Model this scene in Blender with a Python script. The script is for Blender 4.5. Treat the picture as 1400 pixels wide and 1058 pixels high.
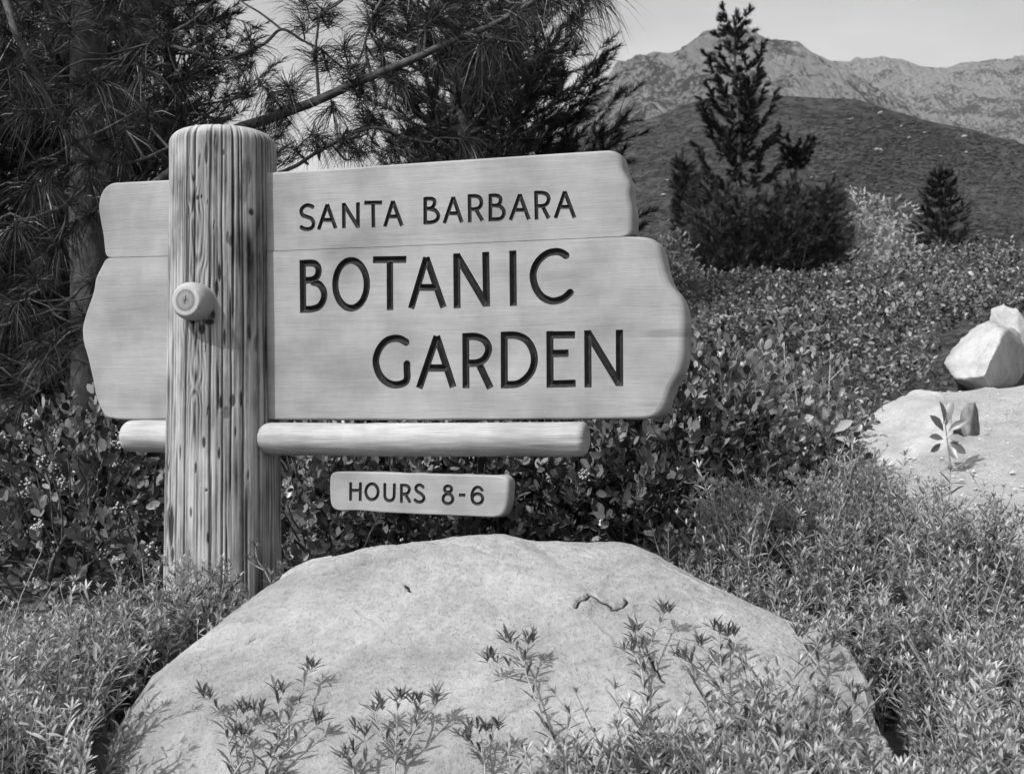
import bpy, bmesh, math
import numpy as np
from mathutils import Vector
from mathutils.geometry import delaunay_2d_cdt

for o in list(bpy.data.objects):
    bpy.data.objects.remove(o, do_unlink=True)
SC = bpy.context.scene
COL = SC.collection
R = math.radians

# ------------------------------------------------------------------ camera
CAMZ, F, HOR = 1.3, 1750.0, 565.0
cd = bpy.data.cameras.new('camera')
cam = bpy.data.objects.new('camera', cd)
COL.objects.link(cam)
cam.location = (0, 0, CAMZ)
cam.rotation_euler = (R(90), 0, 0)
cd.sensor_width = 36.0
cd.lens = 36.0 * F / 1400.0
cd.shift_y = (HOR - 529.0) / 1400.0
cd.clip_start = 0.05
cd.clip_end = 20000
cd.dof.use_dof = True
cd.dof.focus_distance = 4.0
cd.dof.aperture_fstop = 9.0
SC.camera = cam

# ------------------------------------------------------------------ sky and sun
SUN = np.array((-0.52, -0.42, 0.745)); SUN /= np.linalg.norm(SUN)
w = bpy.data.worlds.new('World'); SC.world = w; w.use_nodes = True
nt = w.node_tree; nt.nodes.clear()
sky = nt.nodes.new('ShaderNodeTexSky'); sky.sky_type = 'NISHITA'; sky.sun_disc = False
sky.sun_elevation = math.asin(SUN[2]); sky.sun_rotation = math.atan2(SUN[0], SUN[1])
sky.air_density = 1.0; sky.dust_density = 3.5; sky.ozone_density = 1.0
bw = nt.nodes.new('ShaderNodeRGBToBW')            # black-and-white film
tc = nt.nodes.new('ShaderNodeTexCoord')
mp = nt.nodes.new('ShaderNodeMapping'); mp.inputs['Scale'].default_value = (1.2, 1.2, 3.0)
nz = nt.nodes.new('ShaderNodeTexNoise'); nz.inputs['Scale'].default_value = 2.2; nz.inputs['Detail'].default_value = 4
rp = nt.nodes.new('ShaderNodeMapRange'); rp.inputs[1].default_value = 0.35; rp.inputs[2].default_value = 0.7
rp.inputs[3].default_value = 1.02; rp.inputs[4].default_value = 1.7
ml = nt.nodes.new('ShaderNodeMath'); ml.operation = 'MULTIPLY'
bg = nt.nodes.new('ShaderNodeBackground'); bg.inputs['Strength'].default_value = 0.135
wo = nt.nodes.new('ShaderNodeOutputWorld')
L = nt.links.new
L(sky.outputs[0], bw.inputs[0]); L(tc.outputs['Generated'], mp.inputs[0]); L(mp.outputs[0], nz.inputs[0])
L(nz.outputs[0], rp.inputs[0]); L(bw.outputs[0], ml.inputs[0]); L(rp.outputs[0], ml.inputs[1])
L(ml.outputs[0], bg.inputs['Color']); L(bg.outputs[0], wo.inputs[0])

sd = bpy.data.lights.new('sun', 'SUN'); sd.energy = 3.8; sd.angle = R(0.6); sd.color = (1, 1, 1)
sun = bpy.data.objects.new('sun', sd); COL.objects.link(sun)
sun.rotation_euler = Vector(SUN).to_track_quat('Z', 'Y').to_euler()

SC.view_settings.view_transform = 'Standard'
SC.view_settings.look = 'None'
SC.view_settings.exposure = 0.4
SC.view_settings.gamma = 1.0
SC.render.engine = 'CYCLES'
SC.cycles.max_bounces = 5; SC.cycles.diffuse_bounces = 3; SC.cycles.glossy_bounces = 2; SC.cycles.transmission_bounces = 3
SC.cycles.use_adaptive_sampling = True; SC.cycles.adaptive_threshold = 0.02
SC.cycles.use_denoising = True

rng = np.random.default_rng(7)

# ------------------------------------------------------------------ helpers
def px(u, v, Y):
    return np.array(((u - 700.0) / F * Y, Y, CAMZ - (v - HOR) / F * Y))

def mesh(name, V, F_, smooth=False, attrs=None):
    """F_: an (n,k) index array or a list of such arrays / lists of faces."""
    me = bpy.data.meshes.new(name)
    V = np.asarray(V, dtype=np.float32).reshape(-1, 3)
    groups = [F_] if isinstance(F_, np.ndarray) else F_
    li, ls, n = [], [], 0
    if len(groups) and not isinstance(groups[0], np.ndarray):
        flat = [i for f in groups for i in f]
        li = [np.array(flat, dtype=np.int32)]
        tot = np.array([len(f) for f in groups]); ls = [np.concatenate(([0], np.cumsum(tot)[:-1]))]
    else:
        for g in groups:
            k = g.shape[1]
            li.append(g.reshape(-1).astype(np.int32)); ls.append(n + np.arange(len(g)) * k); n += g.size
    li = np.concatenate(li).astype(np.int32); ls = np.concatenate(ls).astype(np.int32)
    me.vertices.add(len(V)); me.vertices.foreach_set('co', V.ravel())
    me.loops.add(len(li)); me.loops.foreach_set('vertex_index', li)
    me.polygons.add(len(ls)); me.polygons.foreach_set('loop_start', ls)
    me.update(calc_edges=True)
    if smooth:
        me.polygons.foreach_set('use_smooth', np.ones(len(ls), dtype=bool))
    for k, a in (attrs or {}).items():
        at = me.attributes.new(k, 'FLOAT', 'POINT'); at.data.foreach_set('value', np.asarray(a, dtype=np.float32))
    return me

def obj(name, me, mat=None, parent=None, label=None, cat=None, group=None, kind=None):
    o = bpy.data.objects.new(name, me); COL.objects.link(o)
    if mat is not None and len(me.materials) == 0: me.materials.append(mat)
    if parent is not None: o.parent = parent
    if label: o['label'] = label
    if cat: o['category'] = cat
    if group: o['group'] = group
    if kind: o['kind'] = kind
    return o

def empty(name, loc, label=None, cat=None, group=None, rz=0.0):
    o = bpy.data.objects.new(name, None); COL.objects.link(o)
    o.location = loc; o.rotation_euler = (0, 0, rz); o.empty_display_size = 0.1
    if label: o['label'] = label
    if cat: o['category'] = cat
    if group: o['group'] = group
    return o

_pr = np.random.default_rng(99)
_PERM = np.tile(_pr.permutation(1024), 2)
_VAL = _pr.uniform(-1, 1, 2048)

def vnoise(p, seed=0):
    p = np.asarray(p, dtype=np.float64)
    if p.shape[-1] == 2: p = np.concatenate([p, np.zeros(p.shape[:-1] + (1,))], -1)
    i = np.floor(p).astype(np.int64); f = p - i
    f = f * f * (3 - 2 * f)
    fx, fy, fz = f[..., 0], f[..., 1], f[..., 2]
    # hashed lattice through a permutation table
    ix = [(i[..., 0] + k + seed * 57) & 1023 for k in (0, 1)]
    iy = [(i[..., 1] + k + seed * 131) & 1023 for k in (0, 1)]
    iz = [(i[..., 2] + k + seed * 29) & 1023 for k in (0, 1)]
    def lat(a, b, c): return _VAL[_PERM[_PERM[_PERM[ix[a]] + iy[b]] + iz[c]]]
    def lz(a, b):
        q = lat(a, b, 0); return q + (lat(a, b, 1) - q) * fz
    def ly(a):
        q = lz(a, 0); return q + (lz(a, 1) - q) * fy
    q = ly(0)
    return q + (ly(1) - q) * fx

def fbm(p, seed=0, octv=4, lac=2.03, gain=0.5):
    p = np.asarray(p, dtype=np.float64); a, t, s = 1.0, 0.0, 0.0
    for k in range(octv):
        t = t + a * vnoise(p, seed + k * 17); s += a; a *= gain; p = p * lac + 11.3
    return t / s

def ridged(p, seed=0, octv=4):
    p = np.asarray(p, dtype=np.float64); a, t, s = 1.0, 0.0, 0.0
    for k in range(octv):
        t = t + a * (1 - np.abs(vnoise(p, seed + k * 13)) * 2); s += a; a *= 0.5; p = p * 2.07 + 5.1
    return t / s

def nrm(a):
    a = np.asarray(a, dtype=np.float64)
    return a / np.maximum(np.linalg.norm(a, axis=-1, keepdims=True), 1e-9)

def frames(d, up=None):
    """rotation matrices (N,3,3) with columns x = d, y, z ~ up"""
    d = nrm(d)
    if up is None: up = np.tile((0, 0, 1.0), (len(d), 1))
    up = np.asarray(up, dtype=np.float64)
    y = np.cross(up, d); bad = np.linalg.norm(y, axis=1) < 1e-4
    if bad.any(): y[bad] = np.cross((1.0, 0.1, 0), d[bad])
    y = nrm(y); z = np.cross(d, y)
    return np.stack([d, y, z], axis=2)

def scatter(TV, TF, pos, rot, scl, tone=None, ttone=None):
    """copies of a template (TV, list of face arrays) -> V, F groups, tone"""
    N, k = len(pos), len(TV)
    scl = np.asarray(scl, dtype=np.float64)
    S = scl[:, None, None] if scl.ndim == 1 else scl[:, None, :]
    V = np.einsum('nij,nkj->nki', rot, TV[None] * S) + pos[:, None, :]
    off = (np.arange(N) * k)[:, None, None]
    Fg = [(g[None] + off).reshape(-1, g.shape[1]) for g in TF]
    tn = np.repeat(tone if tone is not None else rng.random(N), k)
    if ttone is not None: tn = np.clip(tn + np.tile(ttone, N), 0, 1)
    return V.reshape(-1, 3), Fg, tn

def join(parts):
    """join [(V, [F...], tone)]"""
    V, tn, tri, quad, n = [], [], [], [], 0
    for v, fg, t in parts:
        V.append(v); tn.append(t)
        for g in fg: (tri if g.shape[1] == 3 else quad).append(g + n)
        n += len(v)
    F_ = []
    if tri: F_.append(np.concatenate(tri))
    if quad: F_.append(np.concatenate(quad))
    return np.concatenate(V), F_, np.concatenate(tn)

def euler(rot):
    return np.stack([np.arctan2(rot[:, 2, 1], rot[:, 2, 2]), -np.arcsin(np.clip(rot[:, 2, 0], -1, 1)), np.arctan2(rot[:, 1, 0], rot[:, 0, 0])], 1)

def instancer(name, pos, rot, scl, which, templates, mat, **kw):
    """one stuff object: points that carry copies of small template meshes (geometry nodes)"""
    me = bpy.data.meshes.new(name); me.vertices.add(len(pos)); me.vertices.foreach_set('co', np.asarray(pos, dtype=np.float32).ravel())
    e = me.attributes.new('rot', 'FLOAT_VECTOR', 'POINT'); e.data.foreach_set('vector', euler(rot).astype(np.float32).ravel())
    scl = np.asarray(scl); scl = np.repeat(scl[:, None], 3, 1) if scl.ndim == 1 else scl
    e = me.attributes.new('scl', 'FLOAT_VECTOR', 'POINT'); e.data.foreach_set('vector', scl.astype(np.float32).ravel())
    e = me.attributes.new('which', 'INT', 'POINT'); e.data.foreach_set('value', np.asarray(which, dtype=np.int32))
    o = obj(name, me, mat, **kw)
    g = bpy.data.node_groups.new(name + '_nodes', 'GeometryNodeTree')
    g.interface.new_socket('Geometry', in_out='INPUT', socket_type='NodeSocketGeometry'); g.interface.new_socket('Geometry', in_out='OUTPUT', socket_type='NodeSocketGeometry')
    N = g.nodes.new; K = g.links.new
    gi, go, jn = N('NodeGroupInput'), N('NodeGroupOutput'), N('GeometryNodeJoinGeometry')
    def named(nm, typ):
        x = N('GeometryNodeInputNamedAttribute'); x.data_type = typ; x.inputs['Name'].default_value = nm; return x.outputs['Attribute']
    rt = N('FunctionNodeEulerToRotation'); K(named('rot', 'FLOAT_VECTOR'), rt.inputs[0]); sc_ = named('scl', 'FLOAT_VECTOR'); wh = named('which', 'INT')
    for k, tm in enumerate(templates):
        t = bpy.data.objects.new(name + '_template', tm)
        if len(tm.materials) == 0: tm.materials.append(mat)
        oi = N('GeometryNodeObjectInfo'); oi.inputs['Object'].default_value = t; oi.inputs['As Instance'].default_value = True
        cm = N('FunctionNodeCompare'); cm.data_type = 'INT'; cm.operation = 'EQUAL'
        ia = [q for q in cm.inputs if q.enabled and q.type == 'INT']; K(wh, ia[0]); ia[1].default_value = k
        ip = N('GeometryNodeInstanceOnPoints'); K(gi.outputs[0], ip.inputs['Points']); K(cm.outputs[0], ip.inputs['Selection']); K(oi.outputs['Geometry'], ip.inputs['Instance'])
        K(rt.outputs[0], ip.inputs['Rotation']); K(sc_, ip.inputs['Scale']); K(ip.outputs[0], jn.inputs[0])
    K(jn.outputs[0], go.inputs[0])
    md = o.modifiers.new('scatter', 'NODES'); md.node_group = g
    return o

def tube(pts, rad, seg=8, cap=True):
    pts = np.asarray(pts, dtype=np.float64); n = len(pts)
    rad = np.broadcast_to(np.asarray(rad, dtype=np.float64), (n,))
    t = np.gradient(pts, axis=0); fr = frames(t, np.tile((0.13, 0.31, 0.94), (n, 1)))
    a = np.arange(seg) / seg * 2 * np.pi
    ring = np.cos(a)[None, :, None] * fr[:, None, :, 1] + np.sin(a)[None, :, None] * fr[:, None, :, 2]
    V = (pts[:, None] + ring * rad[:, None, None]).reshape(-1, 3)
    i = np.arange(n - 1)[:, None] * seg; j = np.arange(seg)[None]; j2 = (j + 1) % seg
    Q = np.stack([i + j, i + j2, i + seg + j2, i + seg + j], -1).reshape(-1, 4)
    Fg = [Q]
    if cap:
        V = np.vstack([V, pts[:1], pts[-1:]])
        c0, c1 = n * seg, n * seg + 1; b = (n - 1) * seg
        jj = np.arange(seg); k2 = (jj + 1) % seg
        Fg.append(np.vstack([np.stack([k2, jj, np.full(seg, c0)], 1), np.stack([b + jj, b + k2, np.full(seg, c1)], 1)]))
    return V, Fg

def spline(P, n):
    """Catmull-Rom through control points"""
    P = np.asarray(P, dtype=np.float64); m = len(P)
    Q = np.vstack([2 * P[0] - P[1], P, 2 * P[-1] - P[-2]])
    t = np.linspace(0, m - 1 - 1e-6, n); i = t.astype(int); f = (t - i)[:, None]
    a, b, c, d = Q[i], Q[i + 1], Q[i + 2], Q[i + 3]
    return 0.5 * (2 * b + (c - a) * f + (2 * a - 5 * b + 4 * c - d) * f ** 2 + (3 * b - a - 3 * c + d) * f ** 3)

# ------------------------------------------------------------------ materials (the photograph is black and white: greys)
class NT:
    def __init__(s, name):
        s.m = bpy.data.materials.new(name); s.m.use_nodes = True
        s.t = s.m.node_tree; s.p = s.t.nodes['Principled BSDF']; s.o = s.t.nodes['Material Output']
        s.p.inputs['Specular IOR Level'].default_value = 0.3
    def n(s, typ, **kw):
        x = s.t.nodes.new(typ)
        for k, v in kw.items():
            if k in ('op',): x.operation = v
            else: x.inputs[k].default_value = v
        return x
    def l(s, a, b): s.t.links.new(a, b)
    def math(s, op, a, b=0.0, clamp=False):
        x = s.t.nodes.new('ShaderNodeMath'); x.operation = op; x.use_clamp = clamp
        for i, q in enumerate((a, b)):
            if isinstance(q, (int, float)): x.inputs[i].default_value = q
            else: s.l(q, x.inputs[i])
        return x.outputs[0]
    def ramp(s, a, lo, hi, tlo, thi):
        x = s.t.nodes.new('ShaderNodeMapRange'); s.l(a, x.inputs[0])
        for i, q in zip((1, 2, 3, 4), (lo, hi, tlo, thi)): x.inputs[i].default_value = q
        return x.outputs[0]
    def noise(s, scale, detail=4, rough=0.55, mapping=None, coord='Object', dist=0.0):
        x = s.t.nodes.new('ShaderNodeTexNoise'); x.inputs['Scale'].default_value = scale
        x.inputs['Detail'].default_value = detail; x.inputs['Roughness'].default_value = rough; x.inputs['Distortion'].default_value = dist
        c = s.t.nodes.new('ShaderNodeTexCoord'); src = c.outputs[coord]
        if mapping:
            mpp = s.t.nodes.new('ShaderNodeMapping'); mpp.inputs['Scale'].default_value = mapping; s.l(src, mpp.inputs[0]); src = mpp.outputs[0]
        s.l(src, x.inputs[0]); return x.outputs[0]
    def attr(s, name):
        x = s.t.nodes.new('ShaderNodeAttribute'); x.attribute_name = name; return x.outputs['Fac']
    def color(s, v): s.l(v, s.p.inputs['Base Color'])
    def bump(s, h, strength, dist):
        x = s.t.nodes.new('ShaderNodeBump'); x.inputs['Strength'].default_value = strength; x.inputs['Distance'].default_value = dist
        s.l(h, x.inputs['Height']); s.l(x.outputs[0], s.p.inputs['Normal']); return x

def leaf_mat(name, lo, hi, rough=0.45, transl=0.25, spec=0.4):
    m = NT(name)
    oi = m.t.nodes.new('ShaderNodeObjectInfo')
    t = m.math('ADD', m.attr('tone'), m.math('MULTIPLY', m.math('SUBTRACT', oi.outputs['Random'], 0.5), 0.5))
    v = m.ramp(t, 0.0, 1.0, lo, hi)
    m.color(v); m.p.inputs['Roughness'].default_value = rough; m.p.inputs['Specular IOR Level'].default_value = spec
    tr = m.t.nodes.new('ShaderNodeBsdfTranslucent'); m.l(v, tr.inputs[0])
    mx = m.t.nodes.new('ShaderNodeMixShader'); mx.inputs[0].default_value = transl
    m.l(m.p.outputs[0], mx.inputs[1]); m.l(tr.outputs[0], mx.inputs[2]); m.l(mx.outputs[0], m.o.inputs[0])
    return m.m

def plain(name, v, rough=0.7, var=0.3, scale=20, bump=0.0):
    m = NT(name); n = m.noise(scale, 5)
    m.color(m.ramp(n, 0.3, 0.7, v * (1 - var), v * (1 + var))); m.p.inputs['Roughness'].default_value = rough
    if bump: m.bump(n, 0.6, bump)
    return m.m

M_MANZ = leaf_mat('shrub_leaf', 0.015, 0.26, 0.36, 0.18, 0.5)
M_BED = leaf_mat('bed_leaf', 0.02, 0.26, 0.4, 0.25, 0.45)
M_HERB = leaf_mat('herb_leaf', 0.09, 0.46, 0.5, 0.3, 0.3)
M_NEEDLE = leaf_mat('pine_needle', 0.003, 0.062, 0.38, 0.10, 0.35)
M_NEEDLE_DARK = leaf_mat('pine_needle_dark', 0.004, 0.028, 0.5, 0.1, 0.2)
M_PALE = leaf_mat('pale_leaf', 0.22, 0.5, 0.6, 0.3, 0.2)
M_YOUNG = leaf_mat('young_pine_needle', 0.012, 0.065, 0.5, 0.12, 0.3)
M_BLOSSOM = plain('blossom', 0.32, 0.6)
M_TWIG = plain('twig', 0.10, 0.8, 0.4, 40)
M_STEM = plain('herb_stem', 0.22, 0.6, 0.2, 40)
M_BARK = plain('pine_bark', 0.05, 0.9, 0.6, 9, 0.03)
M_BRANCH = plain('branch_bark', 0.06, 0.9, 0.5, 20, 0.01)

def rock_mat(name, base, dark, sc=1.0):
    m = NT(name)
    a = m.noise(2.2 * sc, 6, 0.6); b = m.noise(38 * sc, 6, 0.7); c = m.noise(7 * sc, 5, 0.65, dist=0.6)
    v = m.math('ADD', m.ramp(a, 0.3, 0.7, dark, base), m.ramp(c, 0.3, 0.75, -0.03, 0.03))
    v = m.math('ADD', v, m.ramp(b, 0.3, 0.7, -0.035, 0.035))
    d = m.noise(110 * sc, 3, 0.6)
    v = m.math('MULTIPLY', v, m.ramp(d, 0.28, 0.38, 0.80, 1.0))
    st = m.noise(1.1 * sc, 7, 0.72, dist=1.2); v = m.math('MULTIPLY', v, m.ramp(st, 0.36, 0.60, 0.70, 1.10))
    li = m.noise(16 * sc, 6, 0.8, dist=0.5); v = m.math('MULTIPLY', v, m.ramp(li, 0.62, 0.70, 1.0, 0.72))
    cr = m.math('SUBTRACT', 1.0, m.math('MULTIPLY', m.ramp(m.attr('crack'), 0.35, 0.6, 0.0, 1.0), 0.93))
    m.color(m.math('MULTIPLY', v, cr)); m.p.inputs['Roughness'].default_value = 0.92; m.p.inputs['Specular IOR Level'].default_value = 0.15
    h = m.math('ADD', m.math('ADD', m.math('MULTIPLY', b, 0.9), m.math('MULTIPLY', c, 1.0)), m.math('MULTIPLY', m.ramp(d, 0.3, 0.45, 0, 1), 0.3))
    m.bump(h, 0.7, 0.014 / sc)
    return m.m
M_ROCK = rock_mat('sandstone', 0.295, 0.215)
M_ROCK_PALE = rock_mat('pale_sandstone', 0.42, 0.31)

# ------------------------------------------------------------------ terrain
GC = np.array([
    (0, 0, .05), (-3, 0, 0), (3, 0, .15), (0, 2.0, .28), (-1.5, 2.5, .36), (1.3, 2.5, .40), (0, 3.0, .35), (-1.1, 3.3, .46), (1.25, 3.2, .5), (.5, 2.65, .44), (1.0, 2.75, .50), (1.6, 2.8, .5),
    (-.97, 4.3, .62), (-2.5, 4.0, .50), (-3, 6, .5), (-3, 10, .5), (-8, 8, .6), (-8, 16, .8), (-2, 7, .7), (0, 5.0, .66), (0, 8, 1.0), (0, 14, 1.4),
    (1.0, 4.5, .76), (0.8, 5.3, .78), (2.04, 5.5, .92), (2.6, 7.0, 1.13), (3.1, 9.0, 1.42), (1.6, 7.0, 1.02), (2.06, 9, 1.40), (3.66, 16, 2.55),
    (6.7, 18, 3.1), (5, 9, 1.6), (5, 5, 1.0), (3, 3, .6), (3.5, 12, 1.9), (6, 13, 2.3), (2.5, 19, 2.7), (9, 20, 3.3), (5, 24, 2.4), (0, 22, 1.6),
    (10, 30, 1.0), (0, 32, 0.2), (-12, 30, .6), (20, 10, 3.0), (20, 0, 1), (-20, 0, 0), (-20, 20, .6), (0, -10, -.4), (20, 30, 2)])
def ground_z(x, y):
    x = np.asarray(x, dtype=np.float64); y = np.asarray(y, dtype=np.float64)
    d2 = (x[..., None] - GC[:, 0]) ** 2 + (y[..., None] - GC[:, 1]) ** 2
    wt = 1.0 / (d2 + 0.25) ** 2
    z = (wt * GC[:, 2]).sum(-1) / wt.sum(-1)
    r = np.hypot(x, y); k = np.clip((r - 26) / 50, 0, 1); k = k * k * (3 - 2 * k)
    z = z * (1 - k) + (-6.0) * k
    q = np.stack([x, y], -1)
    return z + 0.025 * fbm(q * 2.3, 3, 3) * np.clip(1 - r / 40, 0, 1)

def build_ground():
    m = NT('ground_soil')
    a = m.noise(3, 6, 0.6); b = m.noise(40, 5, 0.7)
    v = m.math('ADD', m.ramp(a, 0.3, 0.7, 0.035, 0.075), m.ramp(b, 0.3, 0.7, -0.025, 0.025))
    m.color(v); m.p.inputs['Roughness'].default_value = 0.95; m.bump(b, 0.6, 0.02)
    nr, na = 170, 200
    r = np.concatenate([np.linspace(0.3, 12, 90), 12 * (6000 / 12) ** (np.arange(1, nr - 89) / (nr - 90))])
    a = np.linspace(0, 2 * np.pi, na, endpoint=False)
    X = r[:, None] * np.sin(a); Y = r[:, None] * np.cos(a)
    Z = ground_z(X, Y)
    V = np.stack([X, Y, Z], -1).reshape(-1, 3); V = np.vstack([V, (0, 0, float(ground_z(0., 0.)))])
    i = np.arange(len(r) - 1)[:, None] * na; j = np.arange(na)[None]; j2 = (j + 1) % na
    Q = np.stack([i + j, i + na + j, i + na + j2, i + j2], -1).reshape(-1, 4)
    c = len(V) - 1
    T = np.stack([np.full(na, c), np.arange(na), (np.arange(na) + 1) % na], 1)
    obj('ground', mesh('ground', V, [Q, T], True), m.m, kind='structure')
build_ground()

def build_path():
    m = NT('path_dirt')
    a = m.noise(2.5, 6, 0.6); b = m.noise(55, 5, 0.75); c = m.noise(9, 4, 0.6)
    v = m.math('ADD', m.ramp(a, 0.3, 0.7, 0.42, 0.56), m.ramp(b, 0.3, 0.7, -0.12, 0.12))
    v = m.math('MULTIPLY', v, m.ramp(m.noise(6, 6, 0.75, dist=.8), 0.35, 0.6, 0.80, 1.05))
    m.color(v); m.p.inputs['Roughness'].default_value = 0.97
    m.bump(m.math('ADD', b, c), 0.9, 0.05)
    left = spline([(1.82, 3.2), (1.72, 4.4), (1.55, 5.0), (1.52, 5.7), (1.70, 6.5), (2.40, 7.7), (3.0, 9.2), (3.5, 9.7), (4.3, 10.1), (6, 10.6)], 90)
    right = spline([(5.2, 3.2), (5.4, 4.6), (5.6, 5.6), (5.8, 6.6), (6.0, 7.8), (6.3, 8.4), (6.6, 8.8), (7.0, 9.2), (8, 9.6)], 90)
    n = 70
    t = np.linspace(0, 1, n)[None, :, None]
    P = left[:, None] * (1 - t) + right[:, None] * t
    e = fbm(left * 3.0, 40, 3)[:, None] * 0.12 * (1 - t[..., 0]) ** 4
    P[..., 0] += e
    Z = ground_z(P[..., 0], P[..., 1]) + 0.03
    Z[:, 0] -= 0.08
    Z += 0.05 * fbm(P * 1.8, 44, 4) + 0.02 * fbm(P * 8, 45, 3)
    V = np.concatenate([P, Z[..., None]], -1).reshape(-1, 3)
    i = np.arange(89)[:, None] * n; j = np.arange(n - 1)[None]
    Q = np.stack([i + j, i + j + 1, i + n + j + 1, i + n + j], -1).reshape(-1, 4)
    obj('path', mesh('path', V, Q, True), m.m, kind='structure')
build_path()

# ------------------------------------------------------------------ hills and mountains
def interp(tab, u):
    tab = np.array(tab, dtype=np.float64); return np.interp(u, tab[:, 0], tab[:, 1])

def hill(name, ridge, y0, y1, v0, amp, scale, mat, nu=420, nv=90, u0=-900, u1=2000, jag=0.0, seed=1, pw=1.0):
    u = np.linspace(u0, u1, nu); t = np.linspace(0, 1, nv); tb = np.linspace(0, 1, 14)[1:]
    vr = interp(ridge, u)
    X = []; 
    front_v = v0 + (vr[None] - v0) * (t[:, None] ** pw)
    Y = y0 + (y1 - y0) * t[:, None] + 0 * u[None]
    Xf = (u[None] - 700) / F * Y; Zf = CAMZ - (front_v - HOR) / F * Y
    Yb = y1 + (y1 - y0) * 0.8 * tb[:, None] + 0 * u[None]
    zr = Zf[-1]
    Zb = zr[None] * (1 - tb[:, None] ** 1.3) - 10 * tb[:, None]
    Xb = (u[None] - 700) / F * Yb
    P = np.stack([np.vstack([Xf, Xb]), np.vstack([Y, Yb]), np.vstack([Zf, Zb])], -1)
    tt = np.concatenate([t, np.ones(len(tb))])[:, None]
    d = amp * ridged(P * (1.0 / scale), seed, 5) + amp * 0.5 * fbm(P * (4.0 / scale), seed + 5, 4)
    P[..., 2] += d * np.minimum(1, tt * 3) * np.where(tt > 0.93, np.clip((1 - tt) / 0.07, 0.25, 1), 1)
    P[..., 2] += jag * fbm(np.stack([P[..., 0], 0 * P[..., 0]], -1) / (scale * .35), seed + 9, 4) * (tt > 0.9)
    n, mcol = P.shape[:2]
    i = np.arange(n - 1)[:, None] * mcol; j = np.arange(mcol - 1)[None]
    Q = np.stack([i + j, i + j + 1, i + mcol + j + 1, i + mcol + j], -1).reshape(-1, 4)
    obj(name, mesh(name, P.reshape(-1, 3), Q, True, {'rocky': (tt + 0 * P[..., 0]).reshape(-1)}), mat, kind='structure')
    return P

def hill_mats():
    m = NT('chaparral')
    a = m.noise(0.012, 5, 0.6); b = m.noise(0.16, 6, 0.75); c = m.noise(0.05, 5, 0.6)
    v = m.math('ADD', m.ramp(a, 0.35, 0.65, 0.03, 0.055), m.ramp(b, 0.3, 0.7, -0.045, 0.045))
    m.color(m.math('MAXIMUM', v, 0.02)); m.p.inputs['Roughness'].default_value = 1.0; m.p.inputs['Specular IOR Level'].default_value = 0.0
    m.bump(m.math('ADD', b, c), 0.9, 4.0)
    r = NT('mountain_rock')
    a = r.noise(0.016, 7, 0.65, mapping=(1, 1, .8), dist=.4); b = r.noise(0.11, 9, 0.82, mapping=(1.5, 1.2, 0.6)); c = r.noise(0.005, 3, 0.5)
    vo = r.t.nodes.new('ShaderNodeTexVoronoi'); vo.inputs['Scale'].default_value = 0.05
    co = r.t.nodes.new('ShaderNodeTexCoord'); mq = r.t.nodes.new('ShaderNodeMapping'); mq.inputs['Scale'].default_value = (1.5, 1, .6); r.l(co.outputs['Object'], mq.inputs[0]); r.l(mq.outputs[0], vo.inputs['Vector'])
    k = r.math('ADD', a, r.math('MULTIPLY', r.math('SUBTRACT', b, 0.5), 1.3))
    k = r.math('ADD', k, r.math('MULTIPLY', r.math('SUBTRACT', c, 0.5), 0.4))
    k = r.math('ADD', k, r.math('MULTIPLY', r.math('SUBTRACT', r.attr('rocky'), 0.80), 0.16))
    brush = r.ramp(k, 0.41, 0.52, 0.0, 1.0)
    v = r.math('ADD', r.math('MULTIPLY', brush, 0.29), 0.075)
    v = r.math('MULTIPLY', v, r.ramp(b, 0.3, 0.7, 0.60, 1.35))
    r.color(v); r.p.inputs['Roughness'].default_value = 1.0; r.p.inputs['Specular IOR Level'].default_value = 0.0
    r.bump(r.math('ADD', r.math('ADD', b, a), r.math('MULTIPLY', vo.outputs['Distance'], -0.8)), 1.0, 36.0)
    return m.m, r.m
M_CHAP, M_MTN = hill_mats()
H1 = hill('hill', [(-900, 300), (200, 290), (600, 262), (760, 215), (800, 190), (860, 176), (905, 158), (941, 143), (980, 131), (1020, 129), (1074, 133), (1143, 135), (1173, 137), (1211, 150), (1271, 167), (1336, 180), (1400, 197), (1600, 260), (2000, 330)],
     150, 620, 660, 6, 120, M_CHAP, nu=460, nv=120, seed=3, pw=0.9)
hill('mountain', [(-900, 420), (400, 420), (560, 330), (700, 215), (760, 178), (790, 158), (825, 118), (850, 91), (873, 80), (892, 76), (916, 78), (941, 65), (963, 48), (989, 42), (1031, 44), (1057, 55), (1091, 65), (1117, 82), (1139, 93), (1180, 118), (1260, 160), (1400, 210), (2000, 400)],
     900, 1700, 330, 30, 120, M_MTN, nu=680, nv=150, u0=400, u1=1700, jag=6, seed=11, pw=1.0)
hill('distant_mountain', [(-900, 500), (900, 420), (1050, 180), (1110, 110), (1143, 93), (1164, 91), (1186, 85), (1211, 79), (1233, 82), (1263, 92), (1293, 92), (1336, 87), (1400, 82), (1600, 100), (2000, 140)],
     1700, 3000, 300, 50, 200, M_MTN, nu=480, nv=110, u0=900, u1=1700, jag=8, seed=21, pw=1.0)

# ------------------------------------------------------------------ the wooden sign
YAW = R(18.0)
P0 = px(305, 565, 4.3); P0[2] = 0.0
DX = np.array((math.cos(YAW), -math.sin(YAW))); DY = np.array((math.sin(YAW), math.cos(YAW)))

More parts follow.
